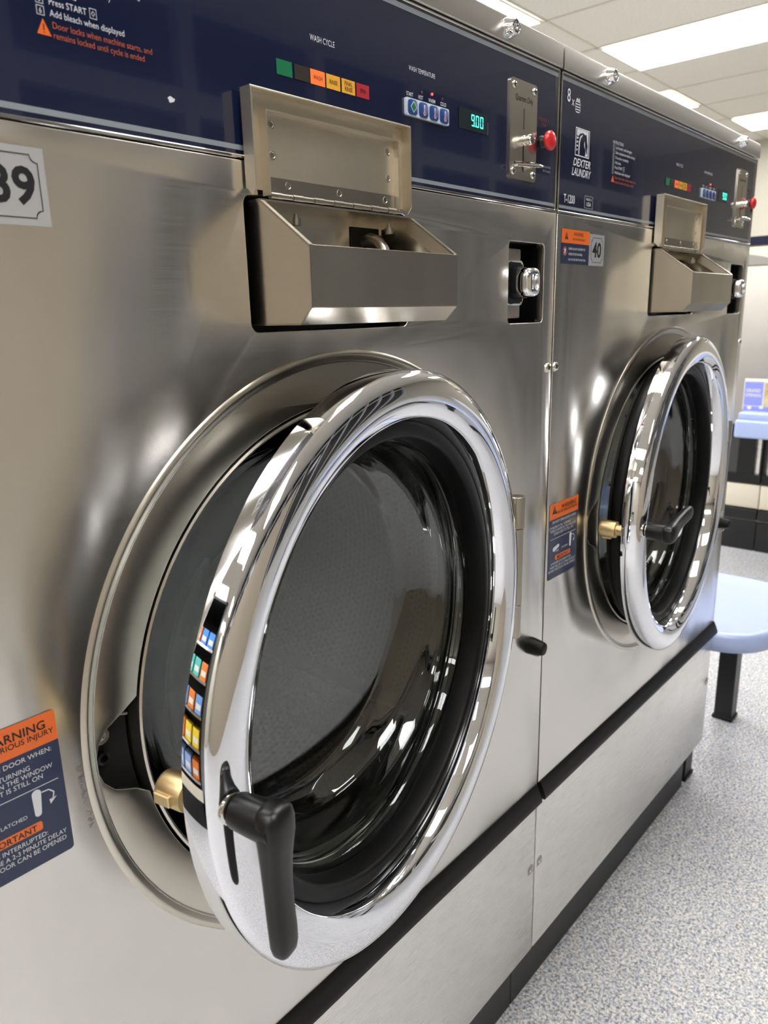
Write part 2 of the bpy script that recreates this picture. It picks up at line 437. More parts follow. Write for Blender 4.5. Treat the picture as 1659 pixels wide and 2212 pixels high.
def mk_light():
    fr = bmesh.new()
    for a in ((-.3, -.288, -.61, .61), (.288, .3, -.61, .61), (-.3, .3, -.61, -.598), (-.3, .3, .598, .61)):
        bm_box(fr, a[0], a[1], a[2], a[3], -.012, -.0042, 0.001, 1)
    return finish(fr, 'frame', M_framegrey), finish(box(-.289, .289, -.599, .599, -.0085, -.0046), 'diffuser', M_diff, 0)
FR, DF = mk_light()
lights = []
for n in range(-3, 2): lights.append((4.12 + 2.49 * n, 1.2375, 0))
for n in range(-3, 2): lights.append((2.875 + 2.49 * n, -0.0075, 0))
for x_ in (-3.35, -0.86): lights.append((x_, -1.2525, 0))
for n in range(-2, 2): lights.append((2.875 + 2.49 * n, 2.4825, 0))
for n in range(-1, 2): lights.append((4.12 + 2.49 * n, 3.7275, 0))
for (x, y, r) in sorted(lights):
    if not (RX0 + .4 < x < RX1 - .35): continue
    if abs(x - 4.12) < .1 and abs(y - 1.2375) < .1: lab = 'large bright ceiling light panel at the top right above washer 40'
    elif abs(x - 6.61) < .1 and abs(y - 1.2375) < .1: lab = 'bright ceiling light panel nearest the far cream wall'
    elif abs(x - 2.875) < .1 and abs(y - 2.4825) < .1: lab = 'ceiling light panel showing as a sliver over the top edge of the nearer washer'
    elif abs(x - 5.365) < .1 and abs(y - 2.4825) < .1: lab = 'ceiling light panel showing as a thin sliver over the top edge of washer 40'
    else: lab = 'white ceiling light panel outside the view, one of a checkered ceiling layout'
    t = empty('ceiling_light', (x, y, CEIL), lab, 'ceiling light', 'ceiling light panels')
    link('frame', FR, t); link('diffuser', DF, t)

# ------------------------------------------------------------------ washing machines
W = 0.86
ZT = 1.574           # top of the cap
RC = (-0.4235, 0.8993)  # centre of the door opening
HINGE = (-0.125, -0.024)
DC = (-0.3022, -0.0128)  # door centre relative to hinge, door closed
def arc(cx, cz, r, a0, a1, n): return [(cx + r * math.cos(R(a0 + (a1 - a0) * i / n)), cz + r * math.sin(R(a0 + (a1 - a0) * i / n))) for i in range(n + 1)]

def ring_inner():
    pts = []
    n = 160
    for i in range(n):
        a = 360 * i / n
        d = (a - 181.0)
        r = 0.2615
        if abs(d) < 8.4:                       # latch cut-out widens the opening
            r = 0.2615 + 0.038 * (1 - (abs(d) / 8.4) ** 2.2) ** 0.62
        pts.append((RC[0] + r * math.cos(R(a)), RC[1] + r * math.sin(R(a))))
    return pts

def horse(bm, x0, z0, w, h, y, mi):
    """frame with a horse-head emblem"""
    def P(u, v): return (x0 + u * w, z0 + v * h)
    bm_outline(bm, [P(0, 0), P(1, 0), P(1, 1), P(0, 1)], w * .05, y, mi)
    # light background left over around the dark head: built as strips
    bm_poly(bm, [P(.09, .95), P(.91, .95), P(.91, .84), P(.74, .86), P(.70, .80), P(.5, .86), P(.3, .80), P(.2, .70), P(.09, .72)], y, mi)
    bm_poly(bm, [P(.91, .84), P(.91, .10), P(.80, .10), P(.86, .2), P(.84, .3), P(.88, .42), P(.82, .6), P(.80, .72), P(.74, .86)], y, mi)
    for k in range(4):
        z = .68 - .14 * k
        bm_poly(bm, [P(.09, z), P(.26 - .02 * k, z - .03), P(.09, z - .10)], y, mi)
    pts = [(.30, .06), (.30, .3), (.32, .5), (.38, .66), (.5, .76)]; q = [(.24, .06), (.23, .3), (.25, .5), (.32, .7), (.5, .81)]
    for a in range(4): bm_poly(bm, [P(*q[a]), P(*pts[a]), P(*pts[a + 1]), P(*q[a + 1])], y, mi)
    bm_poly(bm, [P(.66, .60), P(.62, .48), P(.66, .36), P(.76, .24), P(.74, .14), P(.70, .06), P(.91, .06), P(.91, .10), P(.80, .10), P(.78, .2), P(.72, .3), P(.68, .42)], y, mi)

def warning_tri(bm, x, z, s, y, mi, mi2):
    bm_poly(bm, [(x - s * .5, z), (x + s * .5, z), (x, z + s)], y, mi)
    bm_rect(bm, x - s * .045, x + s * .045, z + s * .28, z + s * .68, y - .0001, mi2)
    bm_rect(bm, x - s * .045, x + s * .045, z + s * .12, z + s * .2, y - .0001, mi2)

def sticker_number(txt, x0, x1, z0, z1):
    bm = bmesh.new(); y = -0.0006
    bm_box(bm, x0, x1, y, -0.0001, z0, z1, 0)
    w_, h_ = x1 - x0, z1 - z0; m_ = 0.0045; r = 0.005
    a = x0 + m_; b = x1 - m_; c = z0 + m_; d = z1 - m_
    pts = []
    for cx, cz, a0 in ((b, d, 270), (a, d, 0), (a, c, 90), (b, c, 180)):
        s = list(range(5)); 
        seq = [(cx + r * math.cos(R(a0 - 90 * k / 4)), cz + r * math.sin(R(a0 - 90 * k / 4))) for k in s]
        pts += seq
    bm_outline(bm, pts, 0.0009, y - .0002, 1)
    cx = (x0 + x1) / 2
    bm_text(bm, txt, cx, (z0 + z1) / 2 - h_ * .215, h_ * .45, y - .0002, .98, 'CENTER', 1, bold=0.028)
    return finish(bm, 'number_sticker', [M_foil, M_ink], 0)

def sticker_child(x0, x1, z0, z1):
    bm = bmesh.new(); y = -0.0006; zs = z0 + (z1 - z0) * .60
    bm_box(bm, x0, x1, y, -0.0001, z0, z1, 0, mi=0)
    bm_rect(bm, x0, x1, zs, z1, y - .0001, 1)
    warning_tri(bm, x0 + .014, zs + .005, .010, y - .0002, 2, 1)
    bm_text(bm, 'WARNING', x0 + .049, zs + .0105, .0048, y - .0002, .85, 'CENTER', 2, bold=.01)
    bm_text(bm, 'RISK OF SERIOUS INJURY', x0 + .051, zs + .0045, .0028, y - .0002, .85, 'CENTER', 2)
    for i, s in enumerate(('NEVER ALLOW CHILDREN TO', 'OPERATE THE MACHINE,', 'PLAY IN OR ON THE MACHINE.')):
        bm_text(bm, s, x0 + .021, zs - .0085 - i * .0072, .0030, y - .0002, .85, 'LEFT', 3)
    bm_outline(bm, arc(x0 + .0105, z0 + .0165, .0058, 0, 345, 23), .0008, y - .0002, 1)
    bm_poly(bm, [(x0 + .0075, z0 + .012), (x0 + .0095, z0 + .0165), (x0 + .008, z0 + .019), (x0 + .0105, z0 + .0205), (x0 + .0135, z0 + .0185), (x0 + .012, z0 + .016), (x0 + .0128, z0 + .012), (x0 + .0108, z0 + .0145)], y - .0002, 3)
    return finish(bm, 'warning_sticker', [M_stickernavy, M_orange, M_ink, M_white], 0)

def sticker_door(x0, x1, z0, z1):
    bm = bmesh.new(); y = -0.0006; h = z1 - z0; w_ = x1 - x0; zs = z1 - h * .205
    bm_prism(bm, rrect(x0, x1, z0, z1, .003, 3), y, -.0001, 'y', 0)
    bm_poly(bm, [(x0, zs), (x1, zs)] + arc(x1 - .003, z1 - .003, .003, 0, 90, 3) + arc(x0 + .003, z1 - .003, .003, 90, 180, 3), y - .0001, 1)
    T = lambda s, u, v, hh, al='LEFT', mi=3, bo=0.0, sx=.86: bm_text(bm, s, x0 + u * w_, z1 - v * h, hh, y - .0004, sx, al, mi, bold=bo)
    warning_tri(bm, x0 + w_ * .16, z1 - h * .135, .013, y - .0002, 2, 1)
    T('WARNING', .91, .10, .0068, 'RIGHT', 2, .012, 1.0); T('RISK OF SERIOUS INJURY', .97, .148, .0044, 'RIGHT', 2, .004, .98)
    T('DO NOT OPEN DOOR WHEN:', .93, .262, .0039, 'RIGHT', 3, 0, .98)
    T('CYLINDER IS STILL TURNING', .74, .330, .0039, 'RIGHT', 3, 0, .93)
    T('THERE IS WATER IN THE WINDOW', .92, .375, .0039, 'RIGHT', 3, 0, .90)
    T('DOOR LIGHT IS STILL ON', .83, .420, .0039, 'RIGHT', 3, 0, .95)
    bm_rect(bm, x0 + w_ * .05, x1 - w_ * .05, z1 - h * .470, z1 - h * .465, y - .0002, 3)
    # unlatched (horizontal) and latched (vertical) handle symbols
    def handle(cx, cz, L, r1, r2, ang, mi):
        a, b = math.cos(R(ang)), math.sin(R(ang)); pts = []
        for k in range(9): t = R(90 + 180 * k / 8); pts.append((-L / 2 + r1 * math.cos(t), r1 * math.sin(t)))
        for k in range(9): t = R(-90 + 180 * k / 8); pts.append((L / 2 + r2 * math.cos(t), r2 * math.sin(t)))
        bm_poly(bm, [(cx + p[0] * a - p[1] * b, cz + p[0] * b + p[1] * a) for p in pts], y - .0002, mi)
    handle(x0 + w_ * .26, z1 - h * .595, .014, .0036, .0027, 14, 3)
    handle(x0 + w_ * .755, z1 - h * .575, .0165, .0026, .0036, 88, 3)
    hook = [(.80, .512), (.86, .515), (.90, .545), (.885, .59)]
    for i in range(3):
        a, b = hook[i], hook[i + 1]; A = (x0 + a[0] * w_, z1 - a[1] * h); B = (x0 + b[0] * w_, z1 - b[1] * h)
        d = Vector((B[0] - A[0], B[1] - A[1])).normalized() * .0005
        bm_poly(bm, [(A[0] - d.y, A[1] + d.x), (A[0] + d.y, A[1] - d.x), (B[0] + d.y, B[1] - d.x), (B[0] - d.y, B[1] + d.x)], y - .0002, 3)
    bm_poly(bm, [(x0 + .855 * w_, z1 - .585 * h), (x0 + .92 * w_, z1 - .58 * h), (x0 + .86 * w_, z1 - .618 * h)], y - .0002, 3)
    T('OPEN', .30, .655, .0030, 'CENTER'); T('LATCHED', .66, .640, .0031, 'RIGHT', 3, 0, 1.0)
    bm_prism(bm, rrect(x0 + w_ * .24, x1 - w_ * .23, z1 - h * .762, z1 - h * .700, .0018, 3), y - .00015, y, 'y', 1)
    T('IMPORTANT', .505, .752, .0050, 'CENTER', 2, .012, .98)
    T('IF POWER IS INTERRUPTED:', .80, .815, .0038, 'RIGHT', 3, 0, .95)
    T('THERE WILL BE A 2-3 MINUTE DELAY', .955, .862, .0038, 'RIGHT', 3, 0, .90)
    T('BEFORE THE DOOR CAN BE OPENED', .945, .908, .0038, 'RIGHT', 3, 0, .92)
    # raise the IMPORTANT text above its tab
    return finish(bm, 'warning_sticker', [M_stickernavy, M_orange, M_ink, M_white], 0)

def screw_bm(bm, x, z, y, r=.0042, h=.0022, mi=0, mi2=1):
    bm_lathe(bm, [(r, 0), (r, h * .3), (r * .8, h * .8), (r * .45, h), (r * .4, h * .8), (.0002, h * .8)], (x, y, z), 16, 'y', mi=mi)
    for a in (20, 110):
        c, s = math.cos(R(a)) * r * .45, math.sin(R(a)) * r * .45; p, q = -s * .3, c * .3
        bm_poly(bm, [(x - c - p, z - s - q), (x + c - p, z + s - q), (x + c + p, z + s + q), (x - c + p, z - s + q)], y - h - .0001, mi2)

SEG7 = {'9': 'abcdfg', '0': 'abcdef'}
def bm_digit(bm, d, x, z, w_, h, y, mi):
    t = h * .11; g = t * .25
    segs = {'a': (x + t * .6, x + w_ - t * .6, z + h - t, z + h), 'g': (x + t * .6, x + w_ - t * .6, z + h / 2 - t / 2, z + h / 2 + t / 2), 'd': (x + t * .6, x + w_ - t * .6, z, z + t),
            'f': (x, x + t, z + h / 2 + g, z + h - g), 'b': (x + w_ - t, x + w_, z + h / 2 + g, z + h - g), 'e': (x, x + t, z + g, z + h / 2 - g), 'c': (x + w_ - t, x + w_, z + g, z + h / 2 - g)}
    for s in SEG7[d]: bm_rect(bm, *segs[s], y, mi)

MESH = {}
def cached(key, fn):
    if key not in MESH: MESH[key] = fn()
    return MESH[key]

def build_washer(x_off, door_deg, handle_deg, label, first):
    root = empty('washing_machine', (x_off - W / 2, 0.42, 0), label, 'washing machine', 'stainless washing machines in the row')
    def ch(name, key, fn, parent=None, lab=None):
        me = cached(key, fn)
        if parent is None: return link(name, me, root, (W / 2, -0.42, 0), label=lab)
        return link(name, me, parent, label=lab)
    X0, X1 = -W + .002, -.002
    # ---- cabinet shell
    def f():
        bm = bmesh.new()
        bm_box(bm, X0, X0 + .002, .003, .84, .158, 1.540)       # side sheets
        bm_box(bm, X1 - .002, X1, .003, .84, .158, 1.540)
        bm_box(bm, X0, X1, .838, .84, .158, 1.540)
        bm_box(bm, X0, X1, .003, .84, .156, .160)
        bm_box(bm, X0, X1, .10, .838, 1.530, 1.545)
        return finish(bm, 'cabinet', M_steel2, 0)
    cab = ch('cabinet', 'cab', f)
    # black recessed plinth
    ch('plinth', 'plinth', lambda: finish(box(X0 - .0015, X1 + .0015, .042, .80, 0, .157, .0015, 1), 'plinth', M_blackpaint))
    # lower panel
    def f():
        bm = bmesh.new()
        bm_box(bm, X0, X1, 0, .02, .1585, .4575, .0022, 3)
        return finish(bm, 'lower_panel', M_steel2)
    lp = ch('lower_panel', 'lowp', f)
    for i, x in enumerate((X0 + .0125, X1 - .0125)):
        def f(x=x):
            bm = bmesh.new()
            bm_poly(bm, arc(x, .332, .0085, 0, 180, 12) + [(x - .0085, .323), (x + .0085, .323)], -.0003, 1)
            screw_bm(bm, x, .3305, -.0002, .0048, .002, 0, 1)
            return finish(bm, 'panel_lock', [M_chrome2, M_smoke])
        ch('panel_lock', 'plk%d' % i, f, lp)
    # black handle rail
    def f():
        bm = bmesh.new()
        sec = [(.004, .4915), (-.0006, .4912), (-.0032, .4885), (-.0065, .4815), (-.0105, .4715), (-.0122, .4672), (-.0122, .4625), (-.0108, .4608), (-.0060, .4602), (-.0040, .4585), (.004, .4575)]
        bm_prism(bm, sec, X0 + .0035, X1 - .0035, 'x')
        return finish(bm, 'handle_rail', M_trim, 25)
    ch('handle_rail', 'rail', f)
    # main front panel with its three openings
    def f():
        outer = rrect(X0, X1, .490, 1.3705, .0015, 2)
        soap = rrect(-.5350, -.3195, 1.2310, 1.3440, .008)
        slot = rrect(-.1185, -.0305, 1.2285, 1.3290, .006)
        circ = arc(RC[0], RC[1], .300, 0, 357, 119)
        return plate('front_panel', outer, [soap[::-1], slot[::-1], circ[::-1]], 0, .012, .0009, M_steel)
    fp = ch('front_panel', 'front', f)
    # ring pressing around the door
    def f():
        me = plate('door_surround', arc(RC[0], RC[1], .3045, 0, 358, 179), [ring_inner()[::-1]], .0012, .003, .0009, M_steelring)
        bm = bmesh.new(); bm.from_mesh(me); bpy.data.meshes.remove(me)
        prof = [(.2985, -.004), (.2995, -.0005), (.3030, .0006), (.3052, .0018), (.3075, .0022), (.3098, .0012), (.3112, .0002), (.3115, -.004)]
        bm_lathe(bm, prof, (RC[0], 0, RC[1]), 180, 'y')
        return finish(bm, 'door_surround', M_steelring, 40)
    ch('door_surround', 'surr', f)
    def f():  # drum mouth: satin collar, gasket, tub lip
        bm = bmesh.new()
        prof = [(.2600, -.030), (.2598, -.006), (.2588, -.0018), (.2568, -.0008), (.2548, -.0022), (.2540, -.006), (.2538, -.014)]
        bm_lathe(bm, prof, (RC[0], 0, RC[1]), 160, 'y')
        bm_lathe(bm, [(.2538, -.014), (.2535, -.050), (.2515, -.060), (.2530, -.075)], (RC[0], 0, RC[1]), 160, 'y', mi=1)
        return finish(bm, 'opening_collar', [M_steelring, M_rubber], 50)
    col_ = ch('opening_collar', 'collar', f)
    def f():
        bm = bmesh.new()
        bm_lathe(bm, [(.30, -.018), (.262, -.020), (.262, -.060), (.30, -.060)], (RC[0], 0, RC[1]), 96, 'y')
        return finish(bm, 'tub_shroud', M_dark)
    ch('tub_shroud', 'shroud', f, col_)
    def f():  # latch receiver inside the cut-out
        bm = bmesh.new()
        bm_lathe(bm, [(.0075, -.02), (.0075, -.010), (.0068, -.0085), (.002, -.0080)], (-.713, .0, .9135), 20, 'y', mi=0)
        bm_lathe(bm, [(.0115, -.030), (.0115, -.012), (.0098, -.011), (.0090, -.013)], (-.716, .002, .9155), 24, 'y', mi=1)
        bm_tube(bm, [(-.713, .0078, .9135), (-.7125, -.0005 + .006, .9132)], [.0045, .0006], 12, mi=0)
        bm_tube(bm, [(-.700, .010, .928), (-.688, .010, .924)], .0012, 6, mi=0)
        bm_lathe(bm, [(.006, -.018), (.006, -.014), (.0035, -.0135), (.0035, -.018)], (-.711, .0, .890), 10, 'y', mi=1)
        return finish(bm, 'latch_receiver', [M_satin, M_black])
    ch('latch_receiver', 'latchr', f)
    # drum
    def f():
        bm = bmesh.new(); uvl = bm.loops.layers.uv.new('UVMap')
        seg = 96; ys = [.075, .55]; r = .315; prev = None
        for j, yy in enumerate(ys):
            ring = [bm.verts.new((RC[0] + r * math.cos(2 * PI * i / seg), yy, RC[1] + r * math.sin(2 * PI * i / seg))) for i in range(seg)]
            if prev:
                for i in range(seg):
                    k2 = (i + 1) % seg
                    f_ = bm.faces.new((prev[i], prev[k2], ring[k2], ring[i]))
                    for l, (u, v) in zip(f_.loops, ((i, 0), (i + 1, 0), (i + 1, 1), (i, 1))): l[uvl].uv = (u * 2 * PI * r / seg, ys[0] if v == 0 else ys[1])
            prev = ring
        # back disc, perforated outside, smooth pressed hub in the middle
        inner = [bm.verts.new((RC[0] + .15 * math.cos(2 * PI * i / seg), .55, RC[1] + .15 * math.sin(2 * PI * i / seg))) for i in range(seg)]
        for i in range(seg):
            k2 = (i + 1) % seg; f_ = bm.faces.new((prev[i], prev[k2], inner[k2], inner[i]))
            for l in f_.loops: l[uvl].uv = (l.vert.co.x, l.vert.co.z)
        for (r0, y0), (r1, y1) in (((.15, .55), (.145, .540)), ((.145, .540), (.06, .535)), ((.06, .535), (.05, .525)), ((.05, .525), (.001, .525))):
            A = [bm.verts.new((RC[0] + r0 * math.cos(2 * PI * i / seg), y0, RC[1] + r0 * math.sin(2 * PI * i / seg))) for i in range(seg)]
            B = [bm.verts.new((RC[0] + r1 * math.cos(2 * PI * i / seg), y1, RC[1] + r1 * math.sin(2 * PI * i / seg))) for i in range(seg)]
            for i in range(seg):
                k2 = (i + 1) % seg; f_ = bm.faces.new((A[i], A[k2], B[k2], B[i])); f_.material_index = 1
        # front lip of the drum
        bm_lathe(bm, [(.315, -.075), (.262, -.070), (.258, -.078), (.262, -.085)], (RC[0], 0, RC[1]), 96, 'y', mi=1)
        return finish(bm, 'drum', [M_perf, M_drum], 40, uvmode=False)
    dr = ch('drum', 'drum', f)
    def f_r(k):
        def g():
            bm = bmesh.new(); a = R(k); c, s = math.cos(a), math.sin(a)
            sec = [(-.055, .312), (-.030, .285), (-.012, .245), (.012, .245), (.030, .285), (.055, .312)]
            pts = [(RC[0] + q * c - p * s, RC[1] + q * s + p * c) for p, q in sec]
            bm_prism(bm, pts, .09, .54, 'y'); return finish(bm, 'lifter', M_drum, 30)
        return g
    for k in (-52, 68, 188): ch('lifter', 'lift%d' % k, f_r(k), dr)

    # ---- control panel
    F0, F1 = 1.3735, 1.5425
    def f():
        bm = bmesh.new()
        bm_box(bm, X0 + .0035, X1 - .0035, .0032, .010, F0, F1)
        bm_rect(bm, X0 + .0035, X1 - .0035, 1.5345, 1.5395, .0029, 1)
        bm_rect(bm, X0 + .0035, X1 - .0035, 1.3785, 1.3825, .0029, 1)
        return finish(bm, 'control_panel', [M_navy, M_greystripe], 0)
    cp = ch('control_panel', 'ctrl', f)
    def f():
        bm = bmesh.new()
        bm_box(bm, X0, X1, -.0005, .012, 1.3715, 1.3745, .0006, 1)
        bm_box(bm, X0, X1, .0005, .012, 1.5412, 1.5437, .0006, 1)
        bm_box(bm, X0, X0 + .0035, .0005, .012, 1.3716, 1.5436, .0006, 1)
        bm_box(bm, X1 - .0035, X1, .0005, .012, 1.3716, 1.5436, .0006, 1)
        return finish(bm, 'panel_frame', M_chrome2)
    ch('panel_frame', 'pframe', f, cp)
    YL = .0026
    LM = [M_white, M_orangeprint, M_redprint, M_dimwhite, M_orange, M_ink]
    def lettering(key, fn, lab, nm='lettering'):
        def g():
            bm = bmesh.new(); fn(bm); return finish(bm, nm, LM, 0)
        ch(nm, key, g, cp, lab)
    bx = -W   # left edge of the machine
    def f(bm):
        bm_text(bm, '8', bx + .0215, 1.5115, .0155, YL, .85, bold=.01)
        bm_text(bm, 'x', bx + .0345, 1.5085, .0115, YL, .9)
        for k in range(5):
            w_ = .0048 + .0011 * min(k, 2) - (.0012 if k == 4 else 0); z = 1.5020 + k * .0032
            bm_rect(bm, bx + .0520 - w_, bx + .0520 + w_, z, z + .0013, YL)
        bm_rect(bm, bx + .0515 - .0065, bx + .0515 - .0058, 1.5035, 1.5150, YL); bm_rect(bm, bx + .0525 + .0058, bx + .0525 + .0065, 1.5035, 1.5150, YL)
        bm_poly(bm, [(bx + .046, 1.5165), (bx + .050, 1.5205), (bx + .053, 1.5180), (bx + .056, 1.5205), (bx + .058, 1.5165)], YL)
    lettering('l1', f, 'white capacity mark 8 x with a basket symbol')
    def f(bm):
        horse(bm, bx + .0487, 1.4490, .0415, .0355, YL, 0)
    lettering('l2', f, 'white horse head emblem in a frame', 'emblem')
    def f(bm):
        bm_text(bm, 'DEXTER', bx + .0700, 1.4360, .0098, YL, .98, 'CENTER', 0, shear=.25, bold=.014)
        bm_text(bm, 'LAUNDRY', bx + .0700, 1.4235, .0098, YL, .84, 'CENTER', 0, shear=.25, bold=.014)
    lettering('l3', f, 'white slanted maker name')
    def f(bm):
        bm_text(bm, 'T-1200', bx + .0215, 1.3868, .0105, YL, .72, bold=.012)
    lettering('l4', f, 'white model number')
    def f(bm):
        bm_outline(bm, [(bx + .0830, 1.3842), (bx + .1085, 1.3842), (bx + .1085, 1.4005), (bx + .0830, 1.4005)], .0007, YL)
        bm_text(bm, 'MADE IN', bx + .0958, 1.3945, .0032, YL, .9, 'CENTER'); bm_text(bm, 'USA', bx + .0958, 1.3872, .0052, YL, 1, 'CENTER', bold=.01)
    lettering('l5', f, 'white boxed USA mark')
    ix = bx + .1660
    def f(bm):
        bm_text(bm, 'INSTRUCTIONS', ix - .001, 1.4800, .0042, YL, .85)
        T = ['Load laundry, add detergent', 'Select temperature before starting', 'Close door completely', 'Add coins', 'Press START', 'Add bleach when displayed']
        for i, s in enumerate(T):
            z = 1.4738 - i * .0068
            bm_outline(bm, [(ix, z - .0008), (ix + .0052, z - .0008), (ix + .0052, z + .0048), (ix, z + .0048)], .0005, YL)
            bm_text(bm, str(i + 1), ix + .0026, z + .0004, .0032, YL, .8, 'CENTER')
            wl = bm_text(bm, s, ix + .0088, z, .0040, YL, .86)
            if i == 4:
                qx = ix + .0088 + wl + .0022
                bm_outline(bm, [(qx, z - .0012), (qx + .0052, z - .0012), (qx + .0052, z + .0052), (qx, z + .0052)], .0005, YL)
                bm_outline(bm, [(qx + .0026, z + .0002), (qx + .0040, z + .0020), (qx + .0026, z + .0038), (qx + .0012, z + .0020)], .0005, YL)
    lettering('l6', f, 'white numbered instructions')
    def f(bm):
        bm_text(bm, 'WASH CYCLE', -.4468, 1.4790, .0048, YL, .72)
    lettering('l7', f, 'white heading WASH CYCLE')
    def f(bm):
        bm_text(bm, 'WASH TEMPERATURE', -.3095, 1.4825, .0043, YL, .72)
    lettering('l8a', f, 'white heading WASH TEMPERATURE')
    def f(bm):
        for s, x in (('START', -.3085), ('HOT', -.2905), ('WARM', -.2715), ('COLD', -.2515)):
            bm_text(bm, s, x, 1.4588, .0036, YL, .72, 'CENTER', bold=.008)
    lettering('l8', f, 'white key names START HOT WARM COLD')
    def f(bm):
        bm_text(bm, 'Push and Hold', -.0270, 1.4235, .0030, YL, .78, 'CENTER', 3); bm_text(bm, 'for 3 seconds', -.0270, 1.4185, .0030, YL, .78, 'CENTER', 3)
    lettering('l9a', f, 'faint grey wording below the stop button')
    def f(bm):
        bm_text(bm, 'EMERGENCY', -.0380, 1.4770, .0040, YL, .8, 'CENTER', 2); bm_text(bm, 'STOP', -.0380, 1.4710, .0040, YL, .8, 'CENTER', 2)
    lettering('l9', f, 'faint red wording above the stop button')
    def f(bm):
        z = 1.4738 - 6 * .0068
        warning_tri(bm, ix + .0035, z - .0055, .0098, YL, 4, 5)
        bm_text(bm, 'Door locks when machine starts, and', ix + .0095, z - .0002, .0040, YL, .86, mi=1)
        bm_text(bm, 'remains locked until cycle is ended', ix + .0095, z - .0062, .0040, YL, .84, mi=1)
    lettering('l10', f, 'rust coloured door lock caution with orange triangle')
    # cycle indicator windows
    specs = [(-.4878, M_green, None), (-.4672, M_brown, None), (-.4480, M_lit_orange, ('WASH',)), (-.4283, M_amber, ('RINSE',)), (-.4083, M_amber, ('FINAL', 'RINSE')), (-.3885, M_redwin, ('SPIN',))]
    for i, (x, mm, t) in enumerate(specs):
        def f(x=x, mm=mm, t=t):
            bm = bmesh.new(); zc = 1.4487
            bm_rect(bm, x, x + .0180, zc - .0075 + .003, zc + .0075, YL, 0)
            if t:
                for j, s in enumerate(t): bm_text(bm, s, x + .0090, zc - .0003 + (len(t) - 1) * .0026 - j * .0048, .0036, YL - .0002, .78, 'CENTER', 1, bold=.006)
            return finish(bm, 'indicator_window', [mm, M_ink], 0)
        ch('indicator_window', 'ind%d' % i, f, cp, ('green', 'dark brown', 'lit orange WASH', 'amber RINSE', 'amber FINAL RINSE', 'red SPIN')[i] + ' indicator window')
    def f():
        bm = bmesh.new()
        bm_prism(bm, rrect(-.3170, -.2440, 1.4400, 1.4565, .002, 4), .0005, .0032, 'y', 0)
        return finish(bm, 'key_plate', M_keyplate, 30)
    ch('key_plate', 'kp', f, cp)
    for i in range(4):
        def f(i=i):
            bm = bmesh.new(); x = -.3150 + i * .0179
            bm_loft(bm, [((x + .0080, .0010, 1.4482), (1, 0, 0), (0, 0, 1), .0076, .0072), ((x + .0080, -.0006, 1.4482), (1, 0, 0), (0, 0, 1), .0074, .0070), ((x + .0080, -.0012, 1.4482), (1, 0, 0), (0, 0, 1), .0062, .0058)], 24, 4)
            y = -.0014; cx = x + .0080
            if i == 0:
                bm_poly(bm, [(cx, 1.4427), (cx + .0052, 1.4482), (cx, 1.4537), (cx - .0052, 1.4482)], y, 2)
                bm_poly(bm, [(cx, 1.4437), (cx + .0043, 1.4482), (cx, 1.4527), (cx - .0043, 1.4482)], y - .0001, 3)
            else:
                bm_rect(bm, cx - .0010, cx + .0010, 1.4455, 1.4530, y, 2)
                bm_rect(bm, cx - .0005, cx + .0005, 1.4455, 1.4505, y - .0001, 1)
                bm_poly(bm, arc(cx, 1.4448, .0020, 0, 345, 15), y - .00005, 2); bm_poly(bm, arc(cx, 1.4448, .0014, 0, 345, 15), y - .00012, 1)
            return finish(bm, 'button', [M_bluekey, M_therm, M_white, M_green], 30)
        ch('button', 'btn%d' % i, f, cp, ('blue key with green diamond', 'blue hot water key', 'blue warm water key', 'blue cold water key')[i])
    for i, (x, z, mm) in enumerate(((-.2888, 1.4655, M_ledoff), (-.2709, 1.4670, M_led), (-.2530, 1.4655, M_ledoff))):
        ch('indicator_lamp', 'led%d' % i, lambda x=x, z=z, mm=mm: finish(lathe([(.0013, 0), (.0013, .0008), (.0006, .0013), (.0001, .0014)], c=(x, .003, z), seg=12), 'indicator_lamp', mm), cp, 'lit red lamp' if i == 1 else None)
    def f():
        bm = bmesh.new()
        bm_rect(bm, -.2230, -.1665, 1.4425, 1.4640, YL, 0)
        hh = .0122
        x = -.1990
        for d in '900':
            bm_digit(bm, d, x, 1.4475, .0062, hh, YL - .0003, 1)
            if d == '9': bm_rect(bm, x + .0068, x + .0080, 1.4475, 1.4487, YL - .0003, 1)
            x += .0088
        bm_rect(bm, -.1655, -.1651, 1.4430, 1.4560, YL, 2)
        return finish(bm, 'price_display', [M_tealwin, M_teal, M_dimwhite], 0)
    ch('price_display', 'disp', f, cp, 'teal lit digits reading 9.00')
    # coin plate
    PX0, PX1, PZ0, PZ1 = -.1200, -.0578, 1.4020, 1.5135
    def f():
        bm = bmesh.new()
        bm_prism(bm, rrect(PX0, PX1, PZ0, PZ1, .005, 4), .0008, .0031, 'y', 0)
        c = (PX0 + PX1) / 2
        bm_text(bm, 'Quarters Only', c, 1.4905, .0066, .0006, .70, 'CENTER', 1)
        bm_rect(bm, c - .0006, c + .0006, 1.4600, 1.4830, .0006, 1)
        bm_poly(bm, arc(c, 1.4240, .0016, -90, 90, 6) + [(c, 1.4450)] + arc(c, 1.4240, .0016, 90, 270, 6), .0006, 1)
        bm_rect(bm, c - .0013, c + .0013, 1.4120, 1.4415, .0006, 1)
        return finish(bm, 'coin_plate', [M_steelbox, M_ink], 30)
    pl_ = ch('coin_plate', 'coinp', f)
    for i, (x, z) in enumerate(((PX0 + .0075, PZ1 - .0075), (PX1 - .0075, PZ1 - .0075), (PX0 + .0075, PZ0 + .0085), (PX1 - .0075, PZ0 + .0085))):
        def f(x=x, z=z):
            bm = bmesh.new(); screw_bm(bm, x, z, .0008); return finish(bm, 'screw', [M_chrome2, M_ink])
        ch('screw', 'cps%d' % i, f, pl_)
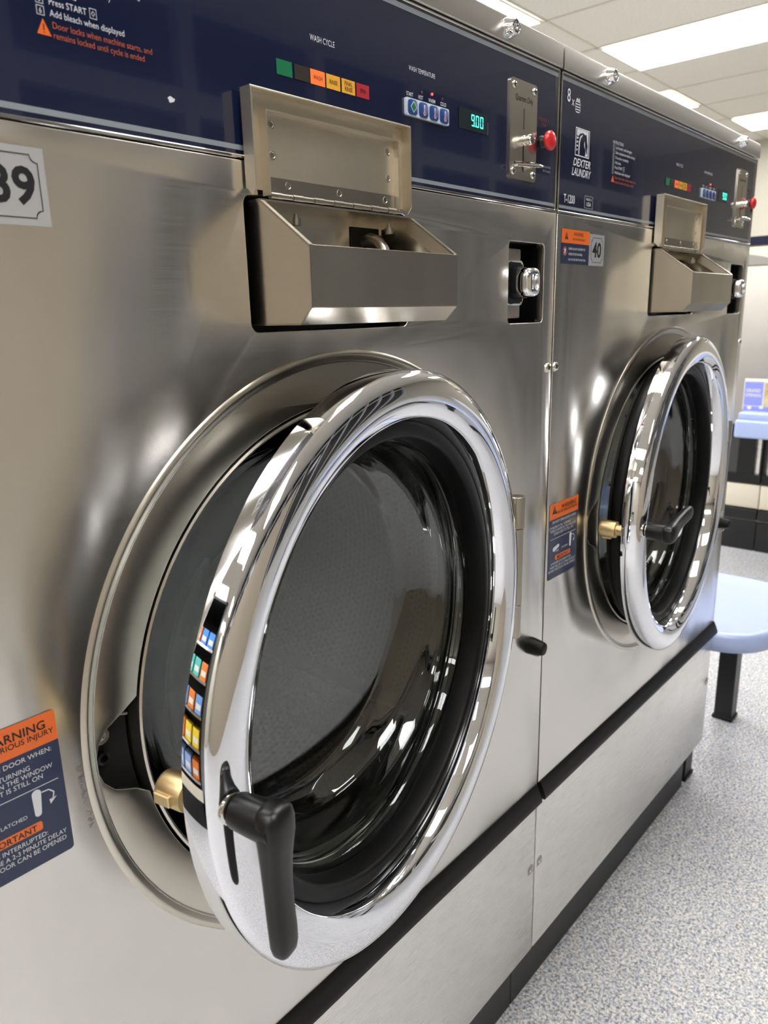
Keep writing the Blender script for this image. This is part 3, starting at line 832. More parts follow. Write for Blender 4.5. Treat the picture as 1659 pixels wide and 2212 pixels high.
    def f():
        c = (PX0 + PX1) / 2 - .0005; bm = bmesh.new()
        bm_lathe(bm, [(.0062, 0), (.0062, .003), (.0052, .004), (.0052, .007), (.0062, .008), (.0064, .0115), (.0056, .0135), (.003, .0142), (.0002, .0142)], (c, .0008, 1.4470), 24, 'y')
        return finish(bm, 'return_button', M_chrome2)
    ch('return_button', 'rbtn', f, pl_)
    def f():
        c = (PX0 + PX1) / 2; bm = bmesh.new()
        pts = [(c - .030, -.002, 1.4150), (c - .028, -.008, 1.4155), (c, -.012, 1.4170), (c + .022, -.013, 1.4185), (c + .030, -.010, 1.4200), (c + .031, -.004, 1.4225), (c + .024, -.001, 1.4235), (c, -.003, 1.4215), (c - .026, -.003, 1.4190)]
        sm = []
        for a in range(len(pts) - 1):
            for t in (0, .33, .66): sm.append(tuple(pts[a][q] * (1 - t) + pts[a + 1][q] * t for q in range(3)))
        sm.append(pts[-1])
        bm_tube(bm, sm, .0017, 8); return finish(bm, 'wire_bail', M_chrome2)
    ch('wire_bail', 'bail', f, pl_)
    # emergency stop
    def f():
        bm = bmesh.new(); c = (-.0425, 0, 1.4525)
        bm_lathe(bm, [(.0075, -.003), (.0075, .001), (.0062, .002), (.0062, .007)], c, 24, 'y', mi=2)
        bm_lathe(bm, [(.0062, .004), (.0085, .0050), (.0110, .0068), (.0118, .0095), (.0115, .0115), (.0096, .0134), (.0065, .0146), (.003, .0150), (.0001, .0151)], c, 32, 'y', mi=0)
        return finish(bm, 'stop_button', [M_red, M_chrome2, M_black], 60)
    ch('stop_button', 'estop', f, None, 'red mushroom stop button')
    # ---- top cap
    def f():
        bm = bmesh.new()
        sec = [(.004, 1.5445), (-.0015, 1.5445), (-.0025, 1.5455), (-.0025, 1.5690), (-.0018, 1.5715), (.0005, 1.5735), (.004, 1.5742), (.10, 1.5742), (.10, 1.545), (.004, 1.545)]
        bm_prism(bm, sec, X0, X1, 'x')
        bm_box(bm, X0, X1, .10, .84, 1.545, 1.5742)
        return finish(bm, 'top_cap', M_steelcap, 30)
    tcap = ch('top_cap', 'cap', f)
    def f_l(x):
        def g():
            bm = bmesh.new(); c = (x, -.0025, 1.5590)
            bm_lathe(bm, [(.0118, 0), (.0118, .0015), (.0082, .0110), (.0070, .0118), (.0066, .0112), (.0056, .0112), (.0054, .0118), (.0030, .0118), (.0028, .0105), (.0002, .0105)], c, 28, 'y')
            bm_lathe(bm, [(.0066, .0114), (.0056, .0114)], c, 28, 'y', mi=1)
            bm_rect(bm, x - .0009, x + .0009, 1.5585, 1.5645, c[1] - .0121, 1)
            return finish(bm, 'barrel_lock', [M_chrome, M_ink], 25)
        return g
    ch('barrel_lock', 'lkL', f_l(-.7310), tcap); ch('barrel_lock', 'lkR', f_l(-.1330), tcap)

    # ---- soap dispenser
    BX0, BX1, BY, BT, BM, BB = -.5265, -.3235, -.0685, 1.2995, 1.2500, 1.2365
    prof = [(.035, 1.3400), (-.0100, 1.3400), (BY, BT), (BY, BM), (BY + .0145, BB), (.035, BB)]
    def f():
        bm = bmesh.new(); t = .0014
        bm_prism(bm, prof, BX0, BX0 + t, 'x'); bm_prism(bm, prof, BX1 - t, BX1, 'x')
        bm_box(bm, BX0, BX1, BY, BY + t, BM, BT, .0005, 1)
        bm_prism(bm, [(BY, BM), (BY + .0145, BB), (BY + .0145, BB + t), (BY + t, BM)], BX0, BX1, 'x')
        bm_box(bm, BX0, BX1, BY + .0145, .035, BB, BB + t)
        bm_box(bm, BX0, BX1, .033, .035, BB, 1.340)
        # folded rims
        bm_prism(bm, [(-.0100, 1.3402), (BY, BT + .0002), (BY + .0002, BT - .0018), (-.0098, 1.3384)], BX0, BX0 + .0042, 'x')
        bm_prism(bm, [(-.0100, 1.3402), (BY, BT + .0002), (BY + .0002, BT - .0018), (-.0098, 1.3384)], BX1 - .0042, BX1, 'x')
        bm_box(bm, BX0, BX1, -.012, .035, 1.3385, 1.3402)
        bm_box(bm, BX0, BX1, BY, BY + .0035, BT - .0014, BT + .0002, .0004, 1)
        dy, dz = .0585, .0405; L_ = math.hypot(dy, dz); oy, oz = .0125 * dz / L_, -.0125 * dy / L_  # lighter strip paints in the lit upper part of the right inner wall
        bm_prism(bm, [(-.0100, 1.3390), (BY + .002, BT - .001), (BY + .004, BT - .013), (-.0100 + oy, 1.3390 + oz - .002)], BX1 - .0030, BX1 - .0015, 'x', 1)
        return finish(bm, 'soap_dispenser', [M_steelbox, M_worn_lit], 30)
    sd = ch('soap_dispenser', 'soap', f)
    def f():
        bm = bmesh.new()
        bm_tube(bm, [(-.352, .032, 1.318), (-.352, .022, 1.3195), (-.352, .012, 1.3165), (-.352, .005, 1.309), (-.352, .002, 1.296), (-.352, .001, 1.270)], .0065, 14, mi=0)
        bm_box(bm, -.372, -.328, .0315, .0328, 1.285, 1.332, .0005, 1, mi=1)
        return finish(bm, 'water_pipe', [M_satin, M_dark])
    ch('water_pipe', 'pipe', f, sd)
    def f():
        bm = bmesh.new()
        bm_box(bm, -.5350, -.3195, .0345, .036, 1.2310, 1.3440)
        for a in ((-.5365, -.5350), (-.3195, -.3180)): bm_box(bm, a[0], a[1], .005, .036, 1.2310, 1.3440)
        bm_box(bm, -.5365, -.3180, .005, .036, 1.2295, 1.2310); bm_box(bm, -.5365, -.3180, .012, .036, 1.3440, 1.3455)
        return finish(bm, 'dispenser_recess', M_black)
    ch('dispenser_recess', 'srec', f)
    LX0, LX1, LZ0, LZ1, LY = -.5330, -.3290, 1.3425, 1.4245, -.0035
    def f():
        bm = bmesh.new(); d = .0115; t = .0014
        bm_box(bm, LX0, LX1, LY, LY + t, LZ0 + .006, LZ1)
        # flanges with clipped lower corners
        for x in (LX0, LX1 - t):
            bm_prism(bm, [(LY, LZ0 + .006), (LY - d + .005, LZ0), (LY - d, LZ0 + .006), (LY - d, LZ1 - .0006), (LY - d + .0006, LZ1), (LY, LZ1)], x, x + t, 'x')
        bm_box(bm, LX0, LX1, LY - d, LY, LZ1 - t, LZ1, .0004, 1)
        # inner stiffener tray
        ix0, ix1, iz0, iz1 = LX0 + .018, LX1 - .018, LZ0 + .002, LZ1 - .016
        yb = LY - .0030
        bm_box(bm, ix0, ix1, yb, yb + .0012, iz0, iz1)
        bm_box(bm, ix0 - .0012, ix0, yb - .0065, yb + .003, iz0 - .001, iz1); bm_box(bm, ix1, ix1 + .0012, yb - .0065, yb + .003, iz0 - .001, iz1)
        bm_box(bm, ix0 - .0012, ix1 + .0012, yb - .0065, yb + .003, iz1, iz1 + .0012)
        return finish(bm, 'lid', M_worn_lit, 30)
    ch('lid', 'lid', f, sd, 'open stained steel lid')
    def f():
        bm = bmesh.new(); ix0, ix1 = LX0 + .0195, LX1 - .0195; yb = LY - .0042
        bm_box(bm, ix0, ix1, yb, yb + .0010, 1.3460, 1.3590)
        n = 13; w_ = (ix1 - ix0) / n
        for k in range(n):
            rr = .0029 if k % 2 == 0 else .0025
            bm_tube(bm, [(ix0 + k * w_ + .0002, yb - .0014, 1.3440), (ix0 + (k + 1) * w_ - .0002, yb - .0014, 1.3440)], rr, 12)
        return finish(bm, 'hinge', M_satin, 40)
    ch('hinge', 'lhinge', f, sd)
    for i, (x, z) in enumerate(((LX0 + .0275, 1.4005), (LX0 + .0275, 1.3765), (LX1 - .0265, 1.3985), (LX1 - .0265, 1.3745), (LX0 + .0425, 1.3535), ((LX0 + LX1) / 2 + .004, 1.3535), (LX1 - .0330, 1.3535))):
        def f(x=x, z=z, i=i):
            yy = LY - .0030 if i < 4 else LY - .0042
            return finish(lathe([(.0036, 0), (.0034, .0005), (.0025, .0006), (.0020, .0001), (.0002, .0001)], c=(x, yy, z), seg=16), 'rivet', M_satin, 30)
        ch('rivet', 'riv%d' % i, f, sd)
    for i, x in enumerate((-.4800, -.3530)):
        ch('hinge_stud', 'stud%d' % i, lambda x=x: finish(lathe([(.0042, -.010), (.0042, -.004), (.0024, -.004), (.0024, -.0005), (.0001, 0)], c=(x, -.004, 1.3325), seg=10, axis='z'), 'hinge_stud', M_satin, 25), sd)

    # ---- card/coin slide recess
    def f():
        bm = bmesh.new(); a, b, c_, d = -.1185, -.0305, 1.2285, 1.3290
        bm_box(bm, a - .002, b + .002, .044, .046, c_ - .002, d + .002)
        bm_box(bm, a - .002, a, .010, .046, c_ - .002, d + .002); bm_box(bm, b, b + .002, .010, .046, c_ - .002, d + .002)
        bm_box(bm, a, b, .010, .046, c_ - .002, c_); bm_box(bm, a, b, .010, .046, d, d + .002)
        return finish(bm, 'slide_recess', M_black)
    sr = ch('slide_recess', 'sliderec', f)
    def f():
        bm = bmesh.new()
        bm_box(bm, -.116, -.060, .018, .0435, 1.2345, 1.3230, .002, 2)
        bm_loft(bm, [((-.084, .030, 1.2790), (1, 0, 0), (0, 0, 1), .020, .030), ((-.084, .026, 1.2790), (1, 0, 0), (0, 0, 1), .018, .027)], 28, 6)
        return finish(bm, 'mount_plate', M_smoke)
    ch('mount_plate', 'mplate', f, sr)
    def f():
        bm = bmesh.new()
        bm_prism(bm, rrect(-.104, -.066, 1.2530, 1.3060, .006, 4), .012, .026, 'y', 1)
        o = rrect(-.1045, -.0655, 1.2525, 1.3065, .007, 5)
        for i in range(len(o)):
            pass
        bm_tube(bm, [(p[0], .012, p[1]) for p in o] + [(o[0][0], .012, o[0][1])], .0016, 8, mi=0)
        bm_box(bm, -.096, -.072, -.002, .014, 1.2600, 1.2990, .003, 2, mi=1)
        return finish(bm, 'slide_housing', [M_chrome2, M_ink], 35)
    ch('slide_housing', 'shous', f, sr)
    def f():
        bm = bmesh.new(); X = (1, 0, 0); Z = (0, 0, 1); cx = -.0835; cz = 1.2795
        bm_loft(bm, [((cx, .006, cz), X, Z, .0120, .0150), ((cx, .002, cz), X, Z, .0150, .0185), ((cx, -.006, cz), X, Z, .0150, .0180), ((cx, -.013, cz), X, Z, .0150, .0182),
                     ((cx, -.0170, cz), X, Z, .0135, .0165), ((cx, -.0185, cz), X, Z, .0105, .0130)], 36, 3.4)
        y = -.0187
        bm_box(bm, cx - .0075, cx - .0055, y - .0008, y + .0005, cz - .009, cz + .009, .0004, 1)
        for rr in ((.0050, .0095), (.0026, .0062)):
            pts = [(cx + .0030 + rr[0] * math.cos(t), y - .0002, cz + rr[1] * math.sin(t)) for t in [2 * PI * k / 24 for k in range(25)]]
            bm_tube(bm, pts, .0006, 6, cap=False)
        return finish(bm, 'chrome_slide', M_chrome, 60)
    ch('chrome_slide', 'slide', f, sr, 'rounded chrome pusher embossed with 10')
    for i, z in enumerate((1.3130, 1.2460)):
        def f(z=z):
            bm = bmesh.new(); screw_bm(bm, -.0510, z, .0435, .0052, .004); return finish(bm, 'screw', [M_chrome2, M_ink])
        ch('screw', 'srs%d' % i, f, sr)

    # ---- small fittings on the front panel
    def f_s(x):
        def g():
            bm = bmesh.new(); screw_bm(bm, x, 1.1660, 0, .0070, .0038); return finish(bm, 'screw', [M_chrome2, M_ink], 50)
        return g
    ch('screw', 'fsL', f_s(-.8515), fp); ch('screw', 'fsR', f_s(-.0138), fp)
    def f():
        bm = bmesh.new(); c = (-.0370, 0, .7510)
        bm_lathe(bm, [(.0135, 0), (.0132, .004), (.0105, .021), (.0092, .0235), (.0060, .0245), (.0001, .0245)], c, 32, 'y')
        return finish(bm, 'door_bumper', M_rubber, 40)
    ch('door_bumper', 'bump', f, fp)
    def f():
        bm = bmesh.new()
        bm_tube(bm, [(-.019, .002, .738), (-.019, -.006, .737), (-.020, -.008, .733), (-.022, -.006, .729), (-.022, .002, .728)], .0016, 8)
        bm_lathe(bm, [(.0035, 0), (.0035, .002), (.001, .003)], (-.0205, 0, .733), 12, 'y')
        return finish(bm, 'wire_clip', M_chrome2)
    ch('wire_clip', 'clip', f, fp)
    # hinge post
    def f():
        bm = bmesh.new(); x, y = HINGE
        for z0, z1, r in ((.8040, .8520, .0088), (.8525, .9620, .0090), (.9625, 1.0060, .0104)):
            bm_lathe(bm, [(r - .0008, z0), (r, z0 + .0008), (r, z1 - .0008), (r - .0008, z1), (.0002, z1)], (x, y, 0), 28, 'z')
        bm_tube(bm, [(x - .004, y + .012, 1.000), (x - .004, y + .012, 1.012), (x - .006, y + .014, 1.020), (x - .011, y + .018, 1.024), (x - .018, y + .022, 1.0245)], .0032, 10)
        bm_box(bm, x - .006, x + .006, y, .001, .815, .845, .001, 1); bm_box(bm, x - .006, x + .006, y, .001, .970, .998, .001, 1)
        return finish(bm, 'hinge_post', M_satin, 35)
    ch('hinge_post', 'hpost', f)

    # ---- the door (built closed around the hinge, then swung)
    cx, cy, cz = DC[0], DC[1], RC[1]
    def f():
        bm = bmesh.new()
        o = -.0109
        prof = [(.2430, -.034), (.2432, -.016), (.2470, .0005), (.2480, .0028), (.2495, .0042), (.2530, .0058), (.2570, .0075), (.2610, .0090), (.2650, .0100), (.2690, .0105), (.2730, .0105), (.2770, .0100),
                (.2810, .0091), (.2845, .0080), (.2875, .0066), (.2900, .0049), (.2920, .0030), (.2932, .0013), (.2938, .0), (.2938, -.0222), (.2925, -.0228), (.2600, -.0228), (.2580, -.034)]
        bm_lathe(bm, [(r, h + o) for r, h in prof], (cx, cy, cz), 256, 'y', closed=True)
        fixn(bm)
        return finish(bm, 'door', M_chrome, 40)
    door = link('door', cached('door', f), root, (W / 2 + HINGE[0], -.42 + HINGE[1], 0), (0, 0, R(door_deg)), label='round door with wide chrome ring, swung open')
    def f():
        bm = bmesh.new(); o = -.0109
        bm_lathe(bm, [(.2440, -.020 + o), (.2428, -.0165 + o), (.2405, -.0155 + o), (.2300, -.0150 + o), (.2275, -.0165 + o), (.2262, -.0200 + o), (.2250, -.036 + o), (.2260, -.055 + o), (.2500, -.056 + o), (.2560, -.050 + o), (.2570, -.040 + o), (.2520, -.034 + o), (.2440, -.032 + o)], (cx, cy, cz), 192, 'y', closed=True)
        fixn(bm); return finish(bm, 'door_gasket', M_rubber, 50)
    link('door_gasket', cached('gask', f), door)
    def f():
        # moulded bowl: round mouth, the end face a little off-axis and tilted
        bm = bmesh.new(); o = -.0109; NS = 192
        def ring(ca, zc, a_, b_, dep, phi):
            out = []
            for i in range(NS):
                t = 2 * PI * i / NS; ct = math.cos(t)
                out.append(bm.verts.new((cx - (ca + a_ * ct * math.cos(phi)), cy - (dep + o - a_ * ct * math.sin(phi)), cz + zc + b_ * math.sin(t))))
            return out
        def mid(f_, sh, dz=0.0):
            L_ = lambda p, q: p + (q - p) * f_
            g = f_ ** 2.4; bulge = .0015 * math.sin(4 * PI * f_) * (f_ < .8)
            G_ = lambda p, q: p + (q - p) * g
            return ring(G_(0, .015), G_(0, .008), G_(.2225, .193) + bulge - sh, G_(.2225, .206) + bulge - sh, L_(-.060, -.147) + dz, R(10) * f_)
        def disc(sc, dz): return ring(.015, .008, .193 * sc, .206 * sc, -.147 + dz, R(10))
        rs = [ring(0, 0, .2300, .2300, -.040, 0), ring(0, 0, .2262, .2262, -.048, 0)] + [mid(k / 12, 0) for k in range(13)] + [disc(.985, -.0035), disc(.96, -.0050), disc(.5, -.0055), disc(.002, -.0055)]
        rs += [disc(.002, .0005), disc(.5, .0005), disc(.94, .0008), disc(.962, .0020)] + [mid(k / 12, .0052) for k in range(11, -1, -1)] + [ring(0, 0, .2208, .2208, -.048, 0), ring(0, 0, .2215, .2215, -.040, 0)]
        for k in range(len(rs)):
            A, B = rs[k], rs[(k + 1) % len(rs)]
            for i in range(NS): bm.faces.new((A[i], A[(i + 1) % NS], B[(i + 1) % NS], B[i]))
        fixn(bm); return finish(bm, 'glass_bowl', M_glass, 50)
    link('glass_bowl', cached('bowl', f), door)
    def f():
        bm = bmesh.new(); o = -.0109
        for rr, hh, th in ((.2290, -.058, .0022), (.2275, -.066, .0015)):
            pts = [(rr + th * math.cos(t), hh + o + th * math.sin(t)) for t in [2 * PI * k / 10 for k in range(10)]]
            bm_lathe(bm, pts, (cx, cy, cz), 160, 'y', closed=True)
        bm_lathe(bm, [(.2300, -.0565 + o), (.2480, -.0575 + o), (.2480, -.062 + o), (.2300, -.062 + o)], (cx, cy, cz), 160, 'y', closed=True)
        fixn(bm); return finish(bm, 'clamp_ring', M_rubber, 40)
    link('clamp_ring', cached('clamp', f), door)
    for i in range(12):
        a = R(15 + 30 * i)
        def f(a=a):
            return finish(lathe([(.0045, -.062), (.0045, -.067), (.003, -.068), (.0002, -.068)], c=(cx + .2400 * math.cos(a), cy + .0109, cz + .2400 * math.sin(a)), seg=6), 'clamp_bolt', M_black, 20)
        link('clamp_bolt', cached('cb%d' % i, f), door)
    # handle: barrel along the door normal, lever across
    hx, hz = cx - .2765, cz + .0040
    pv = (hx, cy, hz)
    def f():
        bm = bmesh.new(); o = -.0109
        # everything relative to the pivot; the lever points down (-z) at rest
        bm_lathe(bm, [(.0120, .006 + o), (.0125, .0095 + o), (.0110, .0110 + o), (.0085, .0115 + o), (.0085, .0150 + o)], (0, 0, 0), 32, 'y', mi=1)
        bm_lathe(bm, [(.0100, .0135 + o), (.0128, .0140 + o), (.0135, .0160 + o), (.0144, .0300 + o), (.0150, .0450 + o), (.0150, .0520 + o)], (0, 0, 0), 40, 'y', mi=0)
        X = (1, 0, 0); Y = (0, 1, 0); Z = (0, 0, 1)
        yb = -(.0480 + o)
        secs = []
        for z, yc, a, b in ((.0165, 0, .003, .003), (.0160, 0, .0070, .0060), (.0145, 0, .0105, .0085), (.0110, 0, .0135, .0103), (.0050, 0, .0148, .0112), (-.0060, 0, .0146, .0112), (-.0160, .0005, .0135, .0102),
                             (-.0300, .0012, .0122, .0092), (-.0500, .0012, .0114, .0084), (-.0700, .0005, .0112, .0082), (-.0850, -.0005, .0114, .0082), (-.0980, -.0010, .0112, .0080), (-.1040, -.0012, .0098, .0070), (-.1075, -.0012, .0070, .0050), (-.1090, -.0012, .003, .002)):
            secs.append(((0, yb + yc, z), X, Y, a, b))
        bm_loft(bm, secs, 36, 2.7, 0)
        bm_lathe(bm, [(.0022, .0), (.0022, .0006), (.0012, .0008), (.0010, .0002)], (0.0, 0.0, 0.0), 10, 'y', mi=1)
        return finish(bm, 'handle', [M_black, M_chrome2], 45)
    h = link('handle', cached('handle', f), door, (hx, cy, hz), (0, R(handle_deg), 0), label='black plastic lever handle')
    def f():
        bm = bmesh.new(); o = -.0109
        bm_lathe(bm, [(.0090, -.020 + o), (.0090, -.036 + o), (.0135, -.037 + o), (.0140, -.040 + o), (.0140, -.060 + o), (.0125, -.063 + o), (.0001, -.063 + o)], (0, 0, 0), 32, 'y')
        bm_box(bm, -.0165, -.006, (.050 - o) - .006, (.050 - o) + .010, -.0050, .0050, .001, 1)
        return finish(bm, 'latch_bolt', M_brass, 35)
    link('latch_bolt', cached('latch', f), door, (hx + .004, cy, hz - .008), (0, R(handle_deg), 0), label='brass latch behind the chrome ring')
    return root, fp

rA, fpA = build_washer(0.0, 10.168, 0, 'nearer stainless washing machine, its black door handle hanging down, sticker 39 at its left', True)
rB, fpB = build_washer(W, 5.07, -97, 'farther stainless washing machine with full sticker 40 and its door handle turned sideways', False)
# stickers
def stick(me, fp, lab): o = link(me.name, me, fp); o['label'] = lab
stick(sticker_number('39', -.7510, -.7038, 1.3068, 1.3561), fpA, 'silver foil sticker with black number 39')
stick(sticker_door(-.8427, -.7511, .8367, .9598), fpA, 'orange and navy door warning sticker')
stick(sticker_child(-.8463, -.7633, 1.3065, 1.3522), fpB, 'small orange and navy child warning sticker')
stick(sticker_number('40', -.7615, -.7146, 1.3062, 1.3500), fpB, 'silver foil sticker with black number 40')
stick(sticker_door(-.8527, -.7615, .8415, .9620), fpB, 'orange and navy door warning sticker')

def chip():
    bm = bmesh.new(); cx_, cz_ = -.5958, 1.4054
    bm_poly(bm, [(cx_ + .0030 * (1 + .25 * math.sin(5 * t)) * math.cos(t), cz_ + .0021 * (1 + .25 * math.cos(3 * t)) * math.sin(t)) for t in [2 * PI * k / 14 for k in range(14)]], .0028)
    return finish(bm, 'paint_chip', M_white, 0)
cpA = [o for o in rA.children if o.name.startswith('control_panel')][0]
link('paint_chip', chip(), cpA)

def scuff():
    bm = bmesh.new()
    for k in range(46):
        t = random.random(); x = -.7385 + .004 * t + random.uniform(-.0016, .0016); z = .905 - .060 * t + random.uniform(-.002, .002)
        a = random.uniform(-.5, .9); l = random.uniform(.0006, .0020); wv = .00022
        dx, dz = math.cos(a) * l, math.sin(a) * l
        bm_poly(bm, [(x - dx, z - dz - wv), (x + dx, z + dz - wv), (x + dx, z + dz + wv), (x - dx, z - dz + wv)], -.0002)
    return finish(bm, 'scuff_mark', mat('scuff_grey', (112, 106, 98), .6), 0)
tag(link('scuff_mark', scuff(), fpA), kind='stuff')

# ------------------------------------------------------------------ stools
def stool(cx, cy, rz, label):
    root = empty('stool', (cx, cy, 0), label, 'stool', 'light blue stools'); root.rotation_euler = (0, 0, rz)
    def ring(a, b, ex, z, bm, n=72):
        out = []
        for i in range(n):
            t = 2 * PI * i / n; ct, st = math.cos(t), math.sin(t)
            out.append(bm.verts.new((a * math.copysign(abs(ct) ** (2 / ex), ct), b * math.copysign(abs(st) ** (2 / ex), st), z)))
        return out
    def f():
        bm = bmesh.new(); rs = []
        for a, b, z in ((.14, .10, .449), (.20, .155, .4495), (.222, .172, .4520), (.234, .184, .4530), (.242, .192, .4500), (.246, .196, .4420), (.247, .197, .425), (.243, .193, .405), (.236, .186, .402), (.225, .175, .420)):
            rs.append(ring(a, b, 2.8, z, bm))
        for A, B in zip(rs, rs[1:]):
            for i in range(72): bm.faces.new((A[i], B[i], B[(i + 1) % 72], A[(i + 1) % 72]))
        bm.faces.new(rs[0]); bm.faces.new(rs[-1][::-1]); fixn(bm)
        return finish(bm, 'seat', M_blueseat, 60)
    link('seat', cached('seat', f), root)
    for s in (-1, 1):
        def f(s=s):
            bm = bmesh.new(); x = s * .195
            bm_box(bm, x - .026, x + .026, -.026, .026, .004, .42, .002, 1); return finish(bm, 'leg', M_blackpaint)
        lg = link('leg', cached('sleg%d' % s, f), root)
        def g(s=s):
            bm = bmesh.new(); x = s * .195
            bm_box(bm, x - .030, x + .030, -.030, .030, 0, .012, .002, 1); return finish(bm, 'foot', M_black)
        link('foot', cached('sfoot%d' % s, g), lg)
    return root
stool(1.1060, .070, 0, 'light blue plastic stool at the end of the washer row')
stool(1.92, -.98, 0.4, 'light blue stool out in the aisle, seen only mirrored in the glass door')

# ------------------------------------------------------------------ far machines, across the aisle end
def far_unit(y0, label):
    root = empty('laundry_machine', (3.45, y0 + .39, 0), label, 'laundry machine', 'machines across the far aisle')
    Y0, Y1 = y0 + .002, y0 + .788
    def P(name, bm, mt, par=None, sm=30, lab=None):
        o = link(name, finish(bm, name, mt, sm), par or root, (-3.45, -(y0 + .39), 0) if par is None else (0, 0, 0), label=lab); return o
    bm = box(3.12, 3.85, Y0, Y1, .10, 1.565); P('cabinet', bm, M_steel2)
    bm = bmesh.new(); bm_box(bm, 3.10, 3.12, Y0, Y1, 0, .155, .003, 2); bm_box(bm, 3.09, 3.12, Y0, Y1, .165, .222, .004, 2); P('plinth', bm, M_blackpaint)
    P('lower_panel', box(3.10, 3.12, Y0, Y1, .228, .352, .003, 2), M_cream, lab='cream lower panel')
    bm = bmesh.new()
    for a in ((Y0, Y1, .356, .405), (Y0, Y1, .60, .655), (Y0, Y0 + .012, .405, .60), (Y1 - .012, Y1, .405, .60), (Y0 + .04, Y0 + .12, .405, .60)):
        bm_box(bm, 3.095, 3.12, a[0], a[1], a[2], a[3], .002, 1)
    P('window_frame', bm, M_black)
    P('window_pane', box(3.112, 3.119, Y0 + .05, Y1 - .05, .405, .60), mat('smoky_pane', (52, 50, 50), .12, spec=.6))
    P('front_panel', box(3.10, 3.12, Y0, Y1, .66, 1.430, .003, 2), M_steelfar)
    bm = bmesh.new(); bm_box(bm, 3.10, 3.12, Y0, Y1, 1.435, 1.522, .003, 2)
    P('upper_panel', bm, M_cream, lab='cream panel')
    bm = bmesh.new(); yc = (Y0 + Y1) / 2
    pts = [(yc + .36 * math.cos(R(a)), 1.437 + .065 * math.sin(R(a))) for a in range(0, 181, 10)]
    bm_prism(bm, pts, 3.098, 3.1, 'x'); P('window_arch', bm, M_smoke)
    cpl = P('control_panel', box(3.095, 3.12, Y0, Y1, 1.525, 1.568, .002, 1), M_navy)
    bm = bmesh.new()
    for k in range(10):
        yy = Y1 - .03 - k * .030
        pts = [(3.0945, yy + (.009 + .003 * (k < 2)) * math.cos(t), 1.543 + .009 * (k < 2) + .008 * math.sin(t)) for t in [R(40 + 28 * q) for q in range(11)]]
        bm_tube(bm, pts, .0016, 6)
    o = link('printed_strokes', finish(bm, 'printed_strokes', M_white), cpl)
far_unit(.49, 'far stainless laundry machine with black plinth, behind the blue table at its left end')
far_unit(-.30, 'far stainless laundry machine at the right edge of the photo')

# ------------------------------------------------------------------ light blue table with a poster board
t = empty('table', (2.85, -.2, 0), 'light blue table on a black frame in front of the far machines', 'table')
def TP(name, bm, mt, sm=40, par=None): return link(name, finish(bm, name, mt, sm), par or t, (-2.85, .2, 0) if par is None else (0, 0, 0))
bm = bmesh.new(); bm_box(bm, 2.60, 3.05, -.95, .502, .668, .750, .012, 3); bm_box(bm, 2.615, 3.04, -.94, .495, .745, .782, .010, 3); TP('tabletop', bm, M_blueseat)
for x in (2.66, 2.98):
    for y in (-.02, -.86):
        TP('leg', box(x - .025, x + .025, y - .025, y + .025, 0, .668, .002, 1), M_blackpaint)
TP('crossbar', box(2.975, 2.985, -.86, -.02, .12, .16), M_blackpaint)
def board():
    bm = bmesh.new()
    # local: y along the board, leaning slightly; x=2.70
    bm_box(bm, 2.690, 2.700, -.90, .50, .783, .925, .003, 2, mi=0)
    def q(y0, y1, z0, z1, mi, e=0): 
        vs = [bm.verts.new((2.6895 - e, a, b)) for a, b in ((y0, z0), (y0, z1), (y1, z1), (y1, z0))]
        f = bm.faces.new(vs); f.material_index = mi; f.normal_update()
        if f.normal.x > 0: f.normal_flip()
    q(.418, .496, .806, .912, 1); q(.0, .414, .800, .912, 2); q(.0, .410, .855, .906, 3, .0003); q(-.4, .496, .784, .803, 1, .0002)
    return bm
bm = board()
def text_x(bm, s, y, z, h, mi):
    """lettering on a face that looks towards -x"""
    n0 = len(bm.verts); bm_text(bm, s, 0, 0, h, 0, .8, 'LEFT', mi, bold=.02); bm.verts.ensure_lookup_table()
    for v in list(bm.verts)[n0:]:
        u, t_ = v.co.x, v.co.z; v.co = (2.6890, y - u, z + t_)
text_x(bm, 'GRAND', .490, .866, .015, 0); text_x(bm, 'OPENING', .492, .846, .0135, 0)
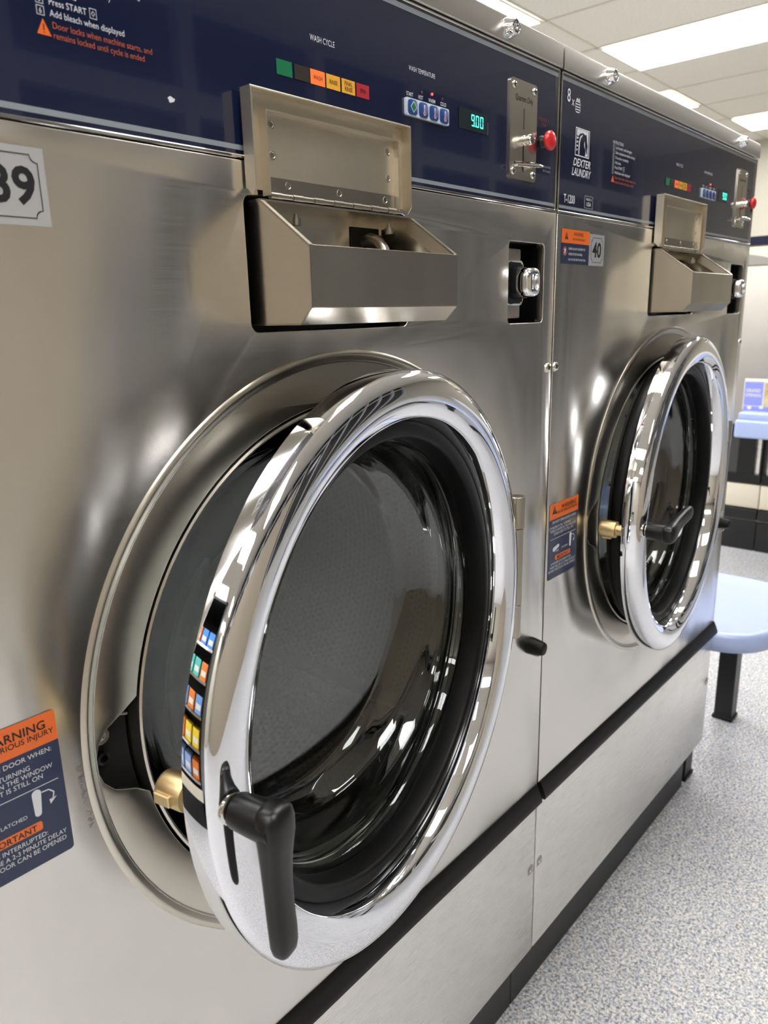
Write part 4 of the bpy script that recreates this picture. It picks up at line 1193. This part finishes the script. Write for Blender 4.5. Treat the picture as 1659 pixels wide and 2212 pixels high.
for k in range(7):
    a = .47 - k * .05
    pts = [(2.6888, a + .010 * math.cos(R(g)), .796 + .008 * math.sin(R(g)) + (.004 if k % 2 else 0)) for g in range(0, 360, 30)]
    f_ = bm.faces.new([bm.verts.new(p) for p in pts]); f_.material_index = 0
o = link('poster_board', finish(bm, 'poster_board', [M_poster, M_posterblue, M_postertan, mat('poster_photo', (190, 165, 120), .5, var=(90, .5))], 0))
tag(o, 'blue and cream poster board standing on the light blue table', 'poster board')

# ------------------------------------------------------------------ soap vending cabinet (seen mirrored in the chrome)
t = empty('vending_cabinet', (-2.05, .75, 0), 'soap vending cabinet left of the washers, seen only mirrored in chrome', 'vending cabinet')
def VP(name, bm, mt, par=None, loc=(2.05, -.75, 0)): return link(name, finish(bm, name, mt, 20), par or t, loc)
bm = bmesh.new()
bm_box(bm, -2.3, -1.80, .10, .13, 0, 1.75); bm_box(bm, -2.3, -1.80, 1.37, 1.40, 0, 1.75); bm_box(bm, -2.3, -2.27, .10, 1.40, 0, 1.75); bm_box(bm, -2.3, -1.80, .10, 1.40, 1.72, 1.75); bm_box(bm, -2.3, -1.80, .10, 1.40, 0, .26)
VP('cabinet', bm, M_black)
VP('kick_panel', box(-1.80, -1.792, .10, 1.40, .27, .37), M_cream)
SH = (.40, .63, .86, 1.09, 1.32)
for z in SH: VP('shelf', box(-2.26, -1.81, .131, 1.369, z, z + .02), M_chrome2)
pal = [(150, 175, 222), (235, 205, 60), (120, 160, 215), (90, 190, 180), (60, 140, 225), (230, 130, 60), (215, 60, 55), (225, 228, 235)]
for r_, z in enumerate([q_ + .021 for q_ in SH]):
    for c_ in range(6):
        y = .16 + c_ * .20; q = pal[r_ if (c_ * 7 + r_) % 3 else 5 + (c_ + r_) % 3]; ci_ = pal.index(q)
        bm = bmesh.new(); bm_box(bm, -2.02, -1.84, y, y + .16, z, z + .13, .006, 2)
        bm_box(bm, -1.841, -1.838, y + .02, y + .14, z + .03, z + .07, mi=1)
        tag(link('detergent_box', finish(bm, 'detergent_box', [mat('box_colour_%d' % ci_, q, .35), M_poster], 20)), 'coloured detergent box on a vending cabinet shelf, seen only mirrored in chrome', 'detergent box', 'detergent boxes in the vending cabinet')
